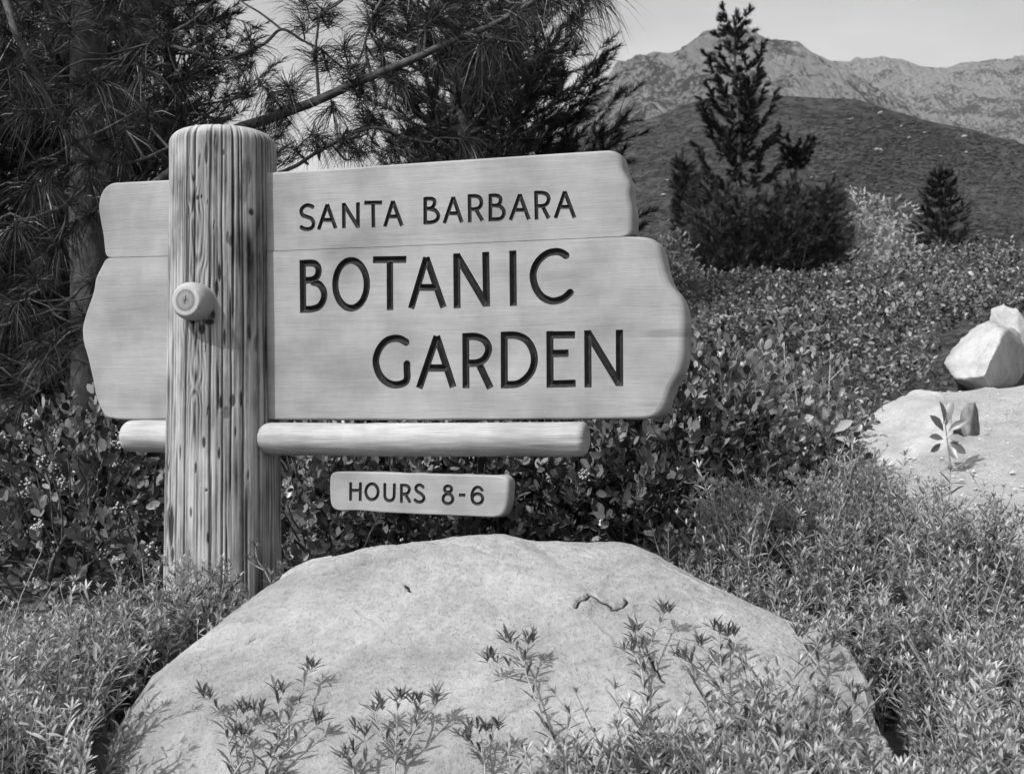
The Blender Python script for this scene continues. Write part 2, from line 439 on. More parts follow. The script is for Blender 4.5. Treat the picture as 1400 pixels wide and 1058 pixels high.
def to_plane(u, v, off, base, dx, dy):
    """pixel ray -> (s, z) on the vertical plane through base + off*dy with direction dx"""
    k = (u - 700.0) / F
    bx, by = base[0] + off * dy[0], base[1] + off * dy[1]
    s = (k * by - bx) / (dx[0] - k * dx[1])
    Y = by + s * dx[1]
    return s, CAMZ - (v - HOR) / F * Y

sign = empty('wooden_sign', (P0[0], P0[1], 0), 'big carved wooden board sign held by a thick weathered log post', 'sign', rz=-YAW)

def board_wood(name, base, streak=1.0):
    m = NT(name)
    a = m.noise(1.0, 5, 0.6, mapping=(2.5, 10, 60), dist=0.3)          # long grain
    b = m.noise(1.0, 4, 0.7, mapping=(9, 30, 330))                      # fine grain
    c = m.noise(3.4, 3, 0.5, mapping=(1, 1, 1.5))                       # weather smudges
    d = m.noise(1.0, 3, 0.6, mapping=(6, 5, 420))
    v = m.math('ADD', m.ramp(a, 0.3, 0.7, base * 0.95, base * 1.05), m.ramp(b, 0.3, 0.7, -0.02 * streak, 0.02 * streak))
    v = m.math('MULTIPLY', v, m.ramp(c, 0.28, 0.60, 0.68, 1.08))
    v = m.math('MULTIPLY', v, m.ramp(d, 0.27, 0.34, 0.55, 1.0))
    e = m.noise(14, 4, 0.65, mapping=(1, 1, 0.6)); v = m.math('MULTIPLY', v, m.ramp(e, 0.3, 0.7, 0.90, 1.08))
    kn = m.noise(1.0, 2, 0.5, mapping=(1.5, 2, 14)); v = m.math('MULTIPLY', v, m.ramp(kn, 0.70, 0.76, 1.0, 0.72))
    m.color(v); m.p.inputs['Roughness'].default_value = 0.62; m.p.inputs['Specular IOR Level'].default_value = 0.25
    m.bump(m.math('ADD', m.math('ADD', a, b), m.math('MULTIPLY', c, 2.0)), 0.25, 0.004)
    return m.m
M_BOARD = board_wood('board_wood', 0.24)
M_CROSS = board_wood('crossbar_wood', 0.28, 3.5)
m_ = NT('carved_black_paint'); nn = m_.noise(60, 4)
m_.color(m_.ramp(nn, 0.3, 0.7, 0.008, 0.022)); m_.p.inputs['Roughness'].default_value = 0.6; m_.p.inputs['Specular IOR Level'].default_value = 0.2
M_PAINT = m_.m

def glyphs(org, sc, hw, strokes):
    """strokes in zoom pixels -> list of letters in photo pixels"""
    out = []
    for letter in strokes:
        L_ = []
        for st in letter:
            if len(st) == 5 and st[0] == 'o':
                _, cx, cy, rx, ry = st
                a = np.linspace(0, 2 * np.pi, 49); P = np.stack([cx + rx * np.cos(a), cy + ry * np.sin(a)], 1); closed = True
            else:
                P = np.array(st, dtype=np.float64); closed = False
                if len(P) > 3: P = spline(P, 8 * len(P))
            L_.append((np.array(org) + P / sc, closed))
        out.append((L_, hw / sc))
    return out

G_SANTA = glyphs((400, 250), 8.75, 23, [
    [[(245, 292), (195, 272), (150, 278), (113, 310), (104, 350), (125, 390), (175, 410), (225, 432), (250, 475), (243, 522), (210, 550), (165, 556), (125, 546), (104, 530)]],
    [[(415, 262), (312, 560)], [(415, 262), (515, 545)], [(360, 446), (480, 446)]],
    [[(612, 245), (615, 545)], [(612, 255), (782, 530)], [(782, 238), (784, 538)]],
    [[(860, 242), (1070, 238)], [(963, 240), (968, 535)]],
    [[(1200, 222), (1105, 525)], [(1200, 222), (1308, 515)], [(1150, 406), (1270, 404)]]])
G_BARB = glyphs((570, 250), 11.667, 30, [
    [[(133, 232), (133, 665)], [(133, 257), (230, 257), (275, 282), (282, 325), (262, 375), (220, 408), (140, 418)], [(205, 420), (285, 440), (337, 500), (337, 560), (295, 610), (225, 632), (133, 640)]],
    [[(580, 232), (438, 645)], [(580, 232), (715, 630)], [(505, 490), (665, 490)]],
    [[(838, 188), (845, 632)], [(838, 215), (940, 215), (1000, 240), (1027, 295), (1022, 355), (985, 405), (925, 422), (840, 424)], [(940, 425), (1045, 605)]],
    [[(1172, 180), (1172, 618)], [(1172, 206), (1265, 206), (1320, 230), (1336, 275), (1318, 332), (1275, 362), (1180, 368)], [(1265, 368), (1330, 382), (1373, 425), (1389, 482), (1366, 545), (1313, 578), (1172, 588)]]])
G_ARA = glyphs((680, 250), 11.667, 30, [
    [[(358, 188), (210, 595)], [(358, 188), (502, 585)], [(280, 436), (455, 434)]],
    [[(615, 132), (626, 588)], [(615, 162), (715, 162), (785, 187), (818, 240), (810, 302), (770, 352), (705, 372), (630, 373)], [(728, 390), (818, 568)]],
    [[(1075, 142), (928, 565)], [(1075, 142), (1230, 558)], [(1000, 387), (1165, 385)]]])
G_BOTA = glyphs((400, 340), 7.0, 31, [
    [[(96, 112), (102, 612)], [(96, 142), (195, 140), (236, 165), (250, 210), (236, 262), (195, 296), (110, 306)], [(190, 320), (258, 345), (299, 412), (297, 482), (258, 550), (190, 578), (100, 582)]],
    [('o', 560, 342, 151, 228)],
    [[(773, 108), (1086, 104)], [(931, 105), (933, 586)]],
    [[(1280, 88), (1135, 570)], [(1280, 88), (1444, 560)], [(1190, 372), (1390, 372)]]])
G_NIC = glyphs((600, 330), 7.0, 33, [
    [[(170, 120), (175, 637)], [(172, 135), (450, 605)], [(448, 105), (457, 622)]],
    [[(708, 92), (713, 615)]],
    [[(1222, 140), (1170, 108), (1110, 100), (1030, 122), (952, 190), (908, 280), (904, 360), (930, 452), (990, 532), (1080, 572), (1160, 560), (1215, 530), (1262, 485)]]])
G_GAR = glyphs((500, 440), 7.0, 33, [
    [[(392, 200), (340, 168), (280, 158), (200, 182), (135, 252), (100, 342), (100, 412), (130, 502), (190, 570), (265, 602), (335, 596), (382, 572), (397, 530), (395, 470), (394, 395)]],
    [[(680, 142), (513, 632)], [(680, 142), (836, 622)], [(590, 442), (785, 442)]],
    [[(957, 112), (960, 632)], [(957, 142), (1055, 142), (1130, 172), (1172, 232), (1170, 295), (1130, 360), (1065, 392), (960, 398)], [(1085, 405), (1192, 632)]]])
G_DEN = glyphs((670, 440), 7.0, 33, [
    [[(135, 98), (137, 634)], [(135, 130), (245, 130), (340, 168), (400, 250), (424, 352), (406, 452), (350, 535), (265, 592), (137, 602)]],
    [[(572, 92), (575, 628)], [(572, 126), (810, 124)], [(575, 304), (748, 300)], [(573, 595), (816, 588)]],
    [[(935, 85), (938, 625)], [(937, 105), (1232, 592)], [(1238, 80), (1240, 612)]]])
G_HOURS = glyphs((470, 650), 7.0, 15, [
    [[(67, 65), (65, 240)], [(160, 67), (157, 242)], [(67, 143), (157, 141)]],
    [('o', 270, 155, 59, 75)],
    [[(393, 76), (393, 160), (394, 200), (408, 230), (437, 241), (468, 230), (481, 200), (483, 160), (485, 80)]],
    [[(552, 80), (552, 260)], [(552, 94), (590, 94), (620, 108), (628, 132), (617, 162), (590, 177), (555, 178)], [(590, 180), (637, 258)]],
    [[(762, 112), (735, 92), (705, 95), (690, 120), (702, 150), (740, 175), (766, 205), (762, 235), (735, 253), (700, 249), (680, 232)]],
    [('o', 998, 130, 34, 30), ('o', 997, 223, 47, 46)],
    [[(1103, 188), (1162, 188)]],
    [[(1326, 142), (1303, 117), (1272, 113), (1240, 140), (1226, 190), (1230, 225)], ('o', 1280, 222, 50, 48)]])

def carve(letter, hw, proj, h, slope, dmax):
    """V-carved letter: returns (V(s,depth,z), faces, contour points, contour edges, sdf function)"""
    segs = []
    allp = []
    sc = None
    for P, closed in letter:
        Q = np.array([proj(p[0], p[1]) for p in P]); allp.append(Q)
        if sc is None:
            a = np.array(proj(P[0][0], P[0][1])); b = np.array(proj(P[0][0], P[0][1] + 10)); sc = abs(b[1] - a[1]) / 10
        n = len(Q)
        for i in range(n - 1):
            segs.append((Q[i], Q[i + 1], (i == 0) and not closed, (i == n - 2) and not closed))
    r = hw * sc * 1.09
    allp = np.vstack(allp)
    lo = allp.min(0) - r - 3 * h; hi = allp.max(0) + r + 3 * h
    nx = int((hi[0] - lo[0]) / h) + 2; nz_ = int((hi[1] - lo[1]) / h) + 2
    gx = lo[0] + np.arange(nx) * h; gz = lo[1] + np.arange(nz_) * h
    X, Z = np.meshgrid(gx, gz, indexing='ij')
    def field(X, Z):
        out = np.full(X.shape, 1e3)
        for a, b, ea, eb in segs:
            d = b - a; L_ = np.hypot(*d) + 1e-9; d = d / L_
            tx = (X - a[0]) * d[0] + (Z - a[1]) * d[1]; ty = -(X - a[0]) * d[1] + (Z - a[1]) * d[0]
            tc_ = np.clip(tx, 0, L_)
            f = np.hypot(tx - tc_, ty) - r
            if ea: f = np.maximum(f, -tx - 0.12 * r)
            if eb: f = np.maximum(f, tx - L_ - 0.12 * r)
            out = np.minimum(out, f)
        return out
    S = field(X, Z) + 0.00003
    inside = S < 0
    V, F_, cpts, cedges = [], [], {}, []
    vid = {}
    def corner(i, j):
        k = (i, j)
        if k not in vid:
            vid[k] = len(V); V.append((gx[i], min(dmax, -S[i, j] * slope), gz[j]))
        return vid[k]
    def cross(i, j, i2, j2):
        k = (i, j, i2, j2) if (i, j) < (i2, j2) else (i2, j2, i, j)
        if k not in vid:
            a, b = S[k[0], k[1]], S[k[2], k[3]]; t = a / (a - b)
            vid[k] = len(V); V.append((gx[k[0]] * (1 - t) + gx[k[2]] * t, 0.0, gz[k[1]] * (1 - t) + gz[k[3]] * t))
        return vid[k]
    cnt = inside[:-1, :-1].astype(int) + inside[1:, :-1] + inside[1:, 1:] + inside[:-1, 1:]
    for i, j in zip(*np.nonzero(cnt)):
        cs = [(i, j), (i + 1, j), (i + 1, j + 1), (i, j + 1)]
        if cnt[i, j] == 4:
            F_.append([corner(*c) for c in cs]); continue
        poly, ent = [], []
        for a in range(4):
            c0, c1 = cs[a], cs[(a + 1) % 4]
            if inside[c0]: poly.append(corner(*c0))
            if inside[c0] != inside[c1]:
                q = cross(*c0, *c1); poly.append(q); ent.append((q, bool(inside[c0])))
        if len(poly) >= 3: F_.append(poly)
        outs = [q for q, leaving in ent if leaving]; ins = [q for q, leaving in ent if not leaving]
        if len(outs) == 1: cedges.append((outs[0], ins[0]))
        elif len(outs) == 2:
            order = [q for q, _ in ent]
            # pair each leaving crossing with the next entering one
            lv = [l for _, l in ent]
            for a in range(4):
                if lv[a]: cedges.append((order[a], order[(a + 1) % 4]))
    V = np.array(V)
    return V, F_, cedges, field

def smooth_closed(P, step):
    P = np.asarray(P, dtype=np.float64)
    d = np.hypot(*np.diff(np.vstack([P, P[:1]]), axis=0).T); s = np.concatenate([[0], np.cumsum(d)])
    n = max(8, int(s[-1] / step)); t = np.arange(n) / n * s[-1]
    C = np.vstack([P, P[:1]])
    Q = np.stack([np.interp(t, s, C[:, 0]), np.interp(t, s, C[:, 1])], 1)
    for _ in range(3): Q = 0.5 * Q + 0.25 * (np.roll(Q, 1, 0) + np.roll(Q, -1, 0))
    return Q

def make_board(name, outline, letters, parent, base, dx, dy, front, thick, r, mat, wav=0.0, h=0.002, slope=1.15, label=None, seam=None):
    proj = lambda u, v: to_plane(u, v, front, base, dx, dy)
    Q = smooth_closed([proj(*p) for p in outline], 0.010)
    area = 0.5 * np.sum(Q[:, 0] * np.roll(Q[:, 1], -1) - np.roll(Q[:, 0], -1) * Q[:, 1])
    if area < 0: Q = Q[::-1]
    n = len(Q)
    Q = Q + wav * fbm(Q * 9, 77, 3)[:, None]
    T = nrm(np.roll(Q, -1, 0) - np.roll(Q, 1, 0)); N = np.stack([T[:, 1], -T[:, 0]], 1)   # outward
    for _ in range(4): N = nrm(0.5 * N + 0.25 * (np.roll(N, 1, 0) + np.roll(N, -1, 0)))
    rings = []
    rr = r * (0.75 + 0.5 * (0.5 + 0.5 * vnoise(Q * 7, 5))) * np.where(N[:, 0] > 0.35, 1.25, 0.45)
    for _ in range(4): rr = 0.5 * rr + 0.25 * (np.roll(rr, 1) + np.roll(rr, -1))
    if seam is not None:                                     # planks butt tightly along their joint
        sp = np.array([proj(*p) for p in seam]); zs = np.interp(Q[:, 0], sp[:, 0], sp[:, 1])
        near = (np.abs(Q[:, 1] - zs) < 0.012) & (Q[:, 0] < sp[-1, 0])
        kf = np.where(near, 0.08, 1.0)
        for _ in range(3): kf = 0.5 * kf + 0.25 * (np.roll(kf, 1) + np.roll(kf, -1))
        rr = rr * kf
    for a in np.linspace(0, np.pi / 2, 6):
        rings.append((Q - N * (rr * (1 - np.sin(a)))[:, None], rr * (1 - np.cos(a))))
    cut = np.where(N[:, 0] > .3, 0.012, 0.004) * fbm(Q * 26, 9, 3)
    rings.append((Q + N * cut[:, None], np.full(n, thick * 0.55)))
    rings.append((Q, np.full(n, thick - r * 0.8)))
    rings.append((Q - N * (0.3 * rr)[:, None], np.full(n, thick - r * 0.2)))
    rings.append((Q - N * rr[:, None], np.full(n, thick)))
    V = np.vstack([np.stack([q[:, 0], front + d, q[:, 1]], 1) for q, d in rings])
    i = np.arange(len(rings) - 1)[:, None] * n; j = np.arange(n)[None]; j2 = (j + 1) % n
    faces = np.stack([i + j, i + n + j, i + n + j2, i + j2], -1).reshape(-1, 4)[:, ::-1].tolist()
    nside = len(faces)
    # front face with the letter holes
    pts = [Vector(q) for q in rings[0][0]]
    edges = [(k, (k + 1) % n) for k in range(n)]
    fields = []; lets = []
    for letter, hw in letters:
        LV, LF, ce, fld = carve(letter, hw, proj, h, slope, 0.02)
        used = sorted({q for e in ce for q in e}); mp_ = {q: len(pts) + k for k, q in enumerate(used)}
        pts += [Vector((LV[q][0], LV[q][2])) for q in used]
        edges += [(mp_[a], mp_[b]) for a, b in ce if a != b]
        fields.append(fld); lets.append((LV, LF))
    ov, oe, of, *_ = delaunay_2d_cdt(pts, edges, [], 1 if False else 0, 1e-7)
    A = np.array([(v[0], v[1]) for v in ov]); Fc = np.array([f for f in of if len(f) == 3])
    cen = A[Fc].mean(1)
    keep = np.ones(len(Fc), bool)
    for fld in fields: keep &= fld(cen[:, 0], cen[:, 1]) + 0.00003 > 0
    # inside the outline
    poly = rings[0][0]; x, y = cen[:, 0], cen[:, 1]; ins = np.zeros(len(cen), bool)
    p2 = np.roll(poly, -1, 0)
    for (ax, ay), (bx, by) in zip(poly, p2):
        c = ((ay > y) != (by > y)) & (x < (bx - ax) * (y - ay) / (by - ay + 1e-15) + ax); ins ^= c
    Fc = Fc[keep & ins]
    b0 = len(V)
    V = np.vstack([V, np.stack([A[:, 0], np.full(len(A), front), A[:, 1]], 1)])
    a_, b_, c_ = A[Fc[:, 0]], A[Fc[:, 1]], A[Fc[:, 2]]
    cr = (b_[:, 0] - a_[:, 0]) * (c_[:, 1] - a_[:, 1]) - (b_[:, 1] - a_[:, 1]) * (c_[:, 0] - a_[:, 0])
    Fc[cr < 0] = Fc[cr < 0][:, ::-1]
    faces += (Fc + b0).tolist()
    faces.append(list(range((len(rings) - 1) * n, len(rings) * n))[::-1])
    me = mesh(name, V, faces)
    sm = np.zeros(len(faces), bool); sm[:nside] = True
    me.polygons.foreach_set('use_smooth', sm)
    o = obj(name, me, mat, parent)
    if label: o['label'] = label
    for LV, LF in lets:
        W = LV.copy(); W[:, 1] += front
        obj('letter', mesh('letter', W, LF), M_PAINT, o)
    return o

UP = [(300, 241), (232, 246), (190, 248), (152, 250), (142, 257), (136, 269), (134, 284), (137, 303), (141, 322), (143, 344), (145, 352.0), (228, 350.2), (366, 343.5), (600, 334.5), (845, 323.5), (866, 322.5), (866, 300), (866, 285), (861, 268), (864, 255), (859, 243), (852, 234), (852, 219), (847, 209), (838, 205), (760, 210), (600, 220.5), (480, 229), (363, 236)]
LO = [(145, 352.7), (130, 380), (128, 398), (118, 425), (111.5, 448), (113, 468), (120, 490), (128, 525), (131, 545), (143, 571), (165, 574), (400, 574), (600, 574.5), (740, 573), (880, 573), (900, 570), (911, 560), (914, 546), (920, 530), (931, 514), (938, 490), (938, 470), (939, 440), (936, 417), (929, 404), (917, 390), (910, 370), (906, 350), (902, 334), (892, 325), (866, 323.3), (845, 324.1), (600, 335.1), (366, 344.1), (228, 350.8)]
FRONT = -0.022
SEAM = [(146, 352.7), (228, 350.9), (366, 344.2), (600, 335.2), (858, 323.8)]
make_board('upper_board', UP, G_SANTA + G_BARB + G_ARA, sign, P0, DX, DY, FRONT + 0.003, 0.085, 0.016, M_BOARD, h=0.0016, seam=SEAM)
make_board('lower_board', LO, G_BOTA + G_NIC + G_GAR + G_DEN, sign, P0, DX, DY, FRONT, 0.095, 0.018, M_BOARD, h=0.0021, seam=SEAM)

# --- the post: a peeled log with checks, knots and weathered fibre
def build_post():
    NTH, NZ = 300, 540
    zb, zt = 0.35, CAMZ + (HOR - 172) / F * 4.14 + .012
    q_ = np.arange(NTH) / NTH; th = 2 * np.pi * (q_ + .55 * np.sin(2 * np.pi * q_) / (2 * np.pi) * -1)   # closer columns on the front
    zz = np.concatenate([np.linspace(zb, zt - 0.05, NZ - 26), zt - 0.05 + 0.05 * np.sin(np.linspace(0, np.pi / 2, 27)[1:])])
    TH, Z = np.meshgrid(th, zz, indexing='ij')
    hfrac = (Z - zb) / (zt - zb)
    rad = 0.196 - 0.022 * np.clip(hfrac, 0, 1) ** 1.2
    rad = rad + 0.006 * fbm(np.stack([np.cos(TH) * 1.2, np.sin(TH) * 1.2, Z * 1.6], -1), 2, 3) + 0.003 * fbm(np.stack([np.cos(TH) * 6, np.sin(TH) * 6, Z * 1.2], -1), 6, 2)
    rad = np.where((Z > 1.15) & (Z < 1.3), rad + 0.0, rad)
    # rounded top
    k = np.clip((Z - (zt - 0.05)) / 0.05, 0, 1)
    rad = rad - 0.055 * (1 - np.sqrt(np.clip(1 - k ** 2, 0, 1)))
    A = TH * 0.18                                # arc length; th measured from local -y (front), growing to +x
    # arc position 0 at front
    A = np.where(TH > np.pi, A - 2 * np.pi * 0.18, A)
    q = np.stack([np.cos(TH) * 0.18, np.sin(TH) * 0.18, Z], -1)
    fib = fbm(q * np.array((240, 240, 3)), 31, 4)
    fib2 = fbm(q * np.array((70, 70, 2.2)), 33, 4)
    stain = fbm(q * np.array((14, 14, 4.5)), 35, 5, gain=.6)
    dark = np.zeros_like(Z); dep = np.zeros_like(Z)
    r_ = np.random.default_rng(5)
    # long drying checks
    for c in range(72):
        a0 = r_.uniform(-1, 1) * np.pi * 0.18
        z0 = r_.uniform(zb, zt - 0.1); ln = r_.choice([0.25, 0.5, 0.9, 1.6]) * r_.uniform(.6, 1.2)
        z0, z1 = z0 - ln / 2, z0 + ln / 2
        if c % 6 == 0: z0, z1 = zb - 1, zt + 1
        wv = (0.004 * fbm(np.stack([zz * 3.1, zz * 0 + c], -1), 50 + c, 3))[None, :]
        da = np.abs(A - a0 - wv); wd = r_.uniform(0.0016, 0.0034)
        e = np.clip((Z - z0) / 0.06, 0, 1) * np.clip((z1 - Z) / 0.06, 0, 1)
        g = np.exp(-(da / wd) ** 2) * e; st = r_.uniform(.6, 1.0) if c % 5 else 1.0
        dark = np.maximum(dark, g * st); dep = np.maximum(dep, g * 0.006)
    # flecks left by the draw knife
    for c in range(20):
        a0 = r_.uniform(-.57, .57); z0 = r_.uniform(zb, zt - .05); wd = r_.uniform(.0015, .0050); hg = r_.uniform(.004, .034)
        if c % 3 == 0: a0 = r_.uniform(-.1, .12); 
        g = np.exp(-((A - a0 - .1 * (Z - z0)) / wd) ** 2 - np.abs((Z - z0) / hg) ** 2.5)
        g = np.clip((g - .35) / .3, 0, 1)
        dark = np.maximum(dark, g * r_.uniform(.6, 1)); dep = np.maximum(dep, g * 0.0012)
    # knots with flowing grain
    ring = np.zeros_like(Z); wsum = np.zeros_like(Z)
    kn = 0.5 * fbm(q * np.array((30, 30, 12)), 61, 2)
    for (a0, z0, a_, L_, wd) in KNOTS:
        dx_ = A - a0; dz_ = Z - z0
        ph = np.sqrt(dx_ ** 2 + (a_ * np.exp(-np.abs(dz_) / L_)) ** 2 + 1e-7) / 0.0105 + kn * 1.6
        g = np.exp(-(dx_ / wd) ** 2 - (dz_ / (L_ * 2.2)) ** 2)
        s = 0.5 + 0.5 * np.sin(2 * np.pi * ph)
        ring = ring + g * s; wsum = wsum + g
    ringm = ring / np.maximum(wsum, 1e-4); wsum = np.clip(wsum, 0, 1)
    bn = 0.6 * fbm(q * np.array((60, 60, 22)), 71, 3)
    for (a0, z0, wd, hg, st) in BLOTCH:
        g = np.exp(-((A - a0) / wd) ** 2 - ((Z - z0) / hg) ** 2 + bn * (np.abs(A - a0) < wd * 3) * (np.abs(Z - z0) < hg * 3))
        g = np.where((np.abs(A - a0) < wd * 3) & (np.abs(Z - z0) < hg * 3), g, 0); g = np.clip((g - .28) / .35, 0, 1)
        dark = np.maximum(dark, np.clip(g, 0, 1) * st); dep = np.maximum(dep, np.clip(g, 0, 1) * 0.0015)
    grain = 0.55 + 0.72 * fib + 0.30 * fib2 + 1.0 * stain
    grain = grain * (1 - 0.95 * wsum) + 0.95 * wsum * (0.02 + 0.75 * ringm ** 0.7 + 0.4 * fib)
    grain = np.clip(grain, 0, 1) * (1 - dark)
    topk = np.clip((Z - (zt - 0.035)) / 0.02, 0, 1)
    grain = grain * (1 - topk) + topk * np.clip(0.9 + 0.3 * fib2, 0, 1) * (1 - 0.6 * dark)
    rad = rad - dep + 0.0014 * fib * (1 - topk) + 0.001 * (ringm - .5) * wsum
    V = np.stack([rad * np.sin(TH), -rad * np.cos(TH), Z], -1)          # front = local -y
    n = NZ
    n = zz.size
    i = np.arange(NTH)[:, None]; i2 = (i + 1) % NTH; j = np.arange(n - 1)[None]
    Q = np.stack([i * n + j, i2 * n + j, i2 * n + j + 1, i * n + j + 1], -1).reshape(-1, 4)
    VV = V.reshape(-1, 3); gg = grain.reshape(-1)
    # domed top: a few inner rings
    ringv = V[:, -1]; rows = [np.arange(NTH) * n + n - 1]; base = len(VV)
    extra = []; eg = []
    for f in (0.85, 0.6, 0.35, 0.12):
        p = ringv.copy(); p[:, :2] *= f; p[:, 2] = zt + 0.012 * (1 - f ** 2)
        p[:, 2] += 0.002 * fbm(p[:, :2] * 40, 3, 3)
        rows.append(base + np.arange(NTH)); base += NTH; extra.append(p); eg.append(0.6 + 0.3 * np.sin(np.full(NTH, f * 40)))
    VV = np.vstack([VV] + extra); gg = np.concatenate([gg] + eg)
    Qs = [Q]
    for a, b in zip(rows[:-1], rows[1:]):
        Qs.append(np.stack([a, np.roll(a, -1), np.roll(b, -1), b], 1))
    VV = np.vstack([VV, (0, 0, zt + 0.012)]); gg = np.append(gg, 0.2)
    c = len(VV) - 1; a = rows[-1]
    T = np.stack([a, np.roll(a, -1), np.full(NTH, c)], 1)
    m = NT('peeled_log')
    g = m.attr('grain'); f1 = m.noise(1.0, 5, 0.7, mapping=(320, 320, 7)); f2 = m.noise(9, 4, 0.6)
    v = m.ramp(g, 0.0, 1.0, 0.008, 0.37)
    v = m.math('MULTIPLY', v, m.ramp(f1, 0.25, 0.7, 0.72, 1.1)); v = m.math('MULTIPLY', v, m.ramp(f2, 0.3, 0.7, 0.85, 1.08))
    m.color(v); m.p.inputs['Roughness'].default_value = 0.75; m.p.inputs['Specular IOR Level'].default_value = 0.2
    m.bump(m.math('ADD', g, f1), 0.35, 0.004)
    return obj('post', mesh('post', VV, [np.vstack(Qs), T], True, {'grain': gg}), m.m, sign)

# place of the peg and knots on the post, from pixels: local x on the front surface
def post_local(u, v, rad=0.185):
    # intersect pixel ray with the cylinder (front side)
    k = (u - 700.0) / F; d = np.array((k, 1.0)); c = P0[:2]
    a = d @ d; b = -2 * d @ c; cc = c @ c - rad ** 2
    t = (-b - math.sqrt(max(b * b - 4 * a * cc, 0))) / (2 * a)
    p = d * t - c; lx, ly = p @ DX, p @ DY
    return lx, ly, CAMZ - (v - HOR) / F * t
def post_arc(u, v):
    lx, ly, z = post_local(u, v); return math.atan2(lx, -ly) * 0.18, z
KNOTS = []
for (u, v, a_, L_, wd) in ((268, 412, .036, .16, .060), (262, 285, .020, .10, .030), (266, 530, .024, .10, .034), (232, 700, .018, .14, .025)):
    a0, z0 = post_arc(u, v); KNOTS.append((a0, z0, a_, L_, wd))
BLOTCH = []  # dark marks and gouges; those below the peg also paint in its shadow
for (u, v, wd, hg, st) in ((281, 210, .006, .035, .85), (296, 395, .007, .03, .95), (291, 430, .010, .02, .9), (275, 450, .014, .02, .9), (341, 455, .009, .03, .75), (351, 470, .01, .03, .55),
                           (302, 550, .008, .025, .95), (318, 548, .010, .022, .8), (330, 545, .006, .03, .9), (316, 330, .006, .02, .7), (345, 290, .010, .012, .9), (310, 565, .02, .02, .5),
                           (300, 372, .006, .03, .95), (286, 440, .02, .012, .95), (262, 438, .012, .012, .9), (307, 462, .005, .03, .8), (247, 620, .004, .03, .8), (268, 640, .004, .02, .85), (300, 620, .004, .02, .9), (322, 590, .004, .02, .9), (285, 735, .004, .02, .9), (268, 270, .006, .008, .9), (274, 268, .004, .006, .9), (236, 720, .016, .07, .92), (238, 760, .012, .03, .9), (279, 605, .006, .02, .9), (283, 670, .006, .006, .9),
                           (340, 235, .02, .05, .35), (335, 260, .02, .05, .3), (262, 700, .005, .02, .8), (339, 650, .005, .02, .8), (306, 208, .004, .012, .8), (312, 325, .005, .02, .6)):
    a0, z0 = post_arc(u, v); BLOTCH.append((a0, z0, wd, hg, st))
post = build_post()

def build_peg():
    # a round-ended cut limb standing out of the post
    lx, ly, z = post_local(269, 413, 0.178)
    prof = [(-0.06, .062), (0.0, .062), (0.02, .062), (0.035, .0615), (0.046, .060), (0.054, .057), (0.060, .053), (0.064, .049)]
    prof += [(0.0655 + .002 * (1 - (r / .047) ** 2), r) for r in np.linspace(.047, .002, 40)]
    n = 96; a = np.arange(n) / n * 2 * np.pi
    V = []; g = []
    wob = fbm(np.stack([np.cos(a) * 1.2, np.sin(a) * 1.2], 1), 14, 2)
    for y, r in prof:
        rr = r * (1 + 0.03 * fbm(np.stack([np.cos(a) * 1.5, np.sin(a) * 1.5, np.full(n, y * 10)], 1), 4, 3))
        ring = 0.5 + 0.5 * np.sin((r * (1 + .12 * wob)) / .0042 * 2 * np.pi)
        base_ = np.interp(r, [0, .012, .018, .026, .030, .033, .036, .042, .048], [.42, .50, .62, .50, .42, .34, .80, .95, .85])
        tn = base_ + np.where(r < .040, 0.16 * (ring - .5), 0) + 0.05 * fbm(np.stack([a * 20, a * 0 + y * 80], 1), 6, 2)
        yy = np.full(n, -y)
        for t0, ln, w0 in ((1.35, .016, .0008), (4.35, .013, .0008), (0.15, .007, .0006), (3.3, .006, .0006)):
            da = np.abs(((a - t0 - .15 * wob + np.pi) % (2 * np.pi)) - np.pi) * r
            if r < ln:
                cut = np.clip(1.3 - da / (w0 * (1.4 - r / ln) + .0003), 0, 1); tn = tn * (1 - .92 * cut); yy = yy + .003 * cut
        V.append(np.stack([rr * np.cos(a), yy, rr * np.sin(a)], 1)); g.append(tn)
    V = np.vstack(V); g = np.clip(np.concatenate(g), 0, 1)
    m = len(prof)
    i = np.arange(m - 1)[:, None] * n; j = np.arange(n)[None]; j2 = (j + 1) % n
    Q = np.stack([i + j, i + j2, i + n + j2, i + n + j], -1).reshape(-1, 4)
    V = np.vstack([V, (0, -0.071, 0)]); c = len(V) - 1
    T = np.stack([(m - 1) * n + np.arange(n), (m - 1) * n + (np.arange(n) + 1) % n, np.full(n, c)], 1)
    V += np.array((lx, ly, z))
    # axis turned a little to the viewer's left already by the sign's own yaw
    obj('peg', mesh('peg', V, [Q, T], True, {'grain': np.append(g, .05)}), bpy.data.materials['peeled_log'], post)
build_peg()

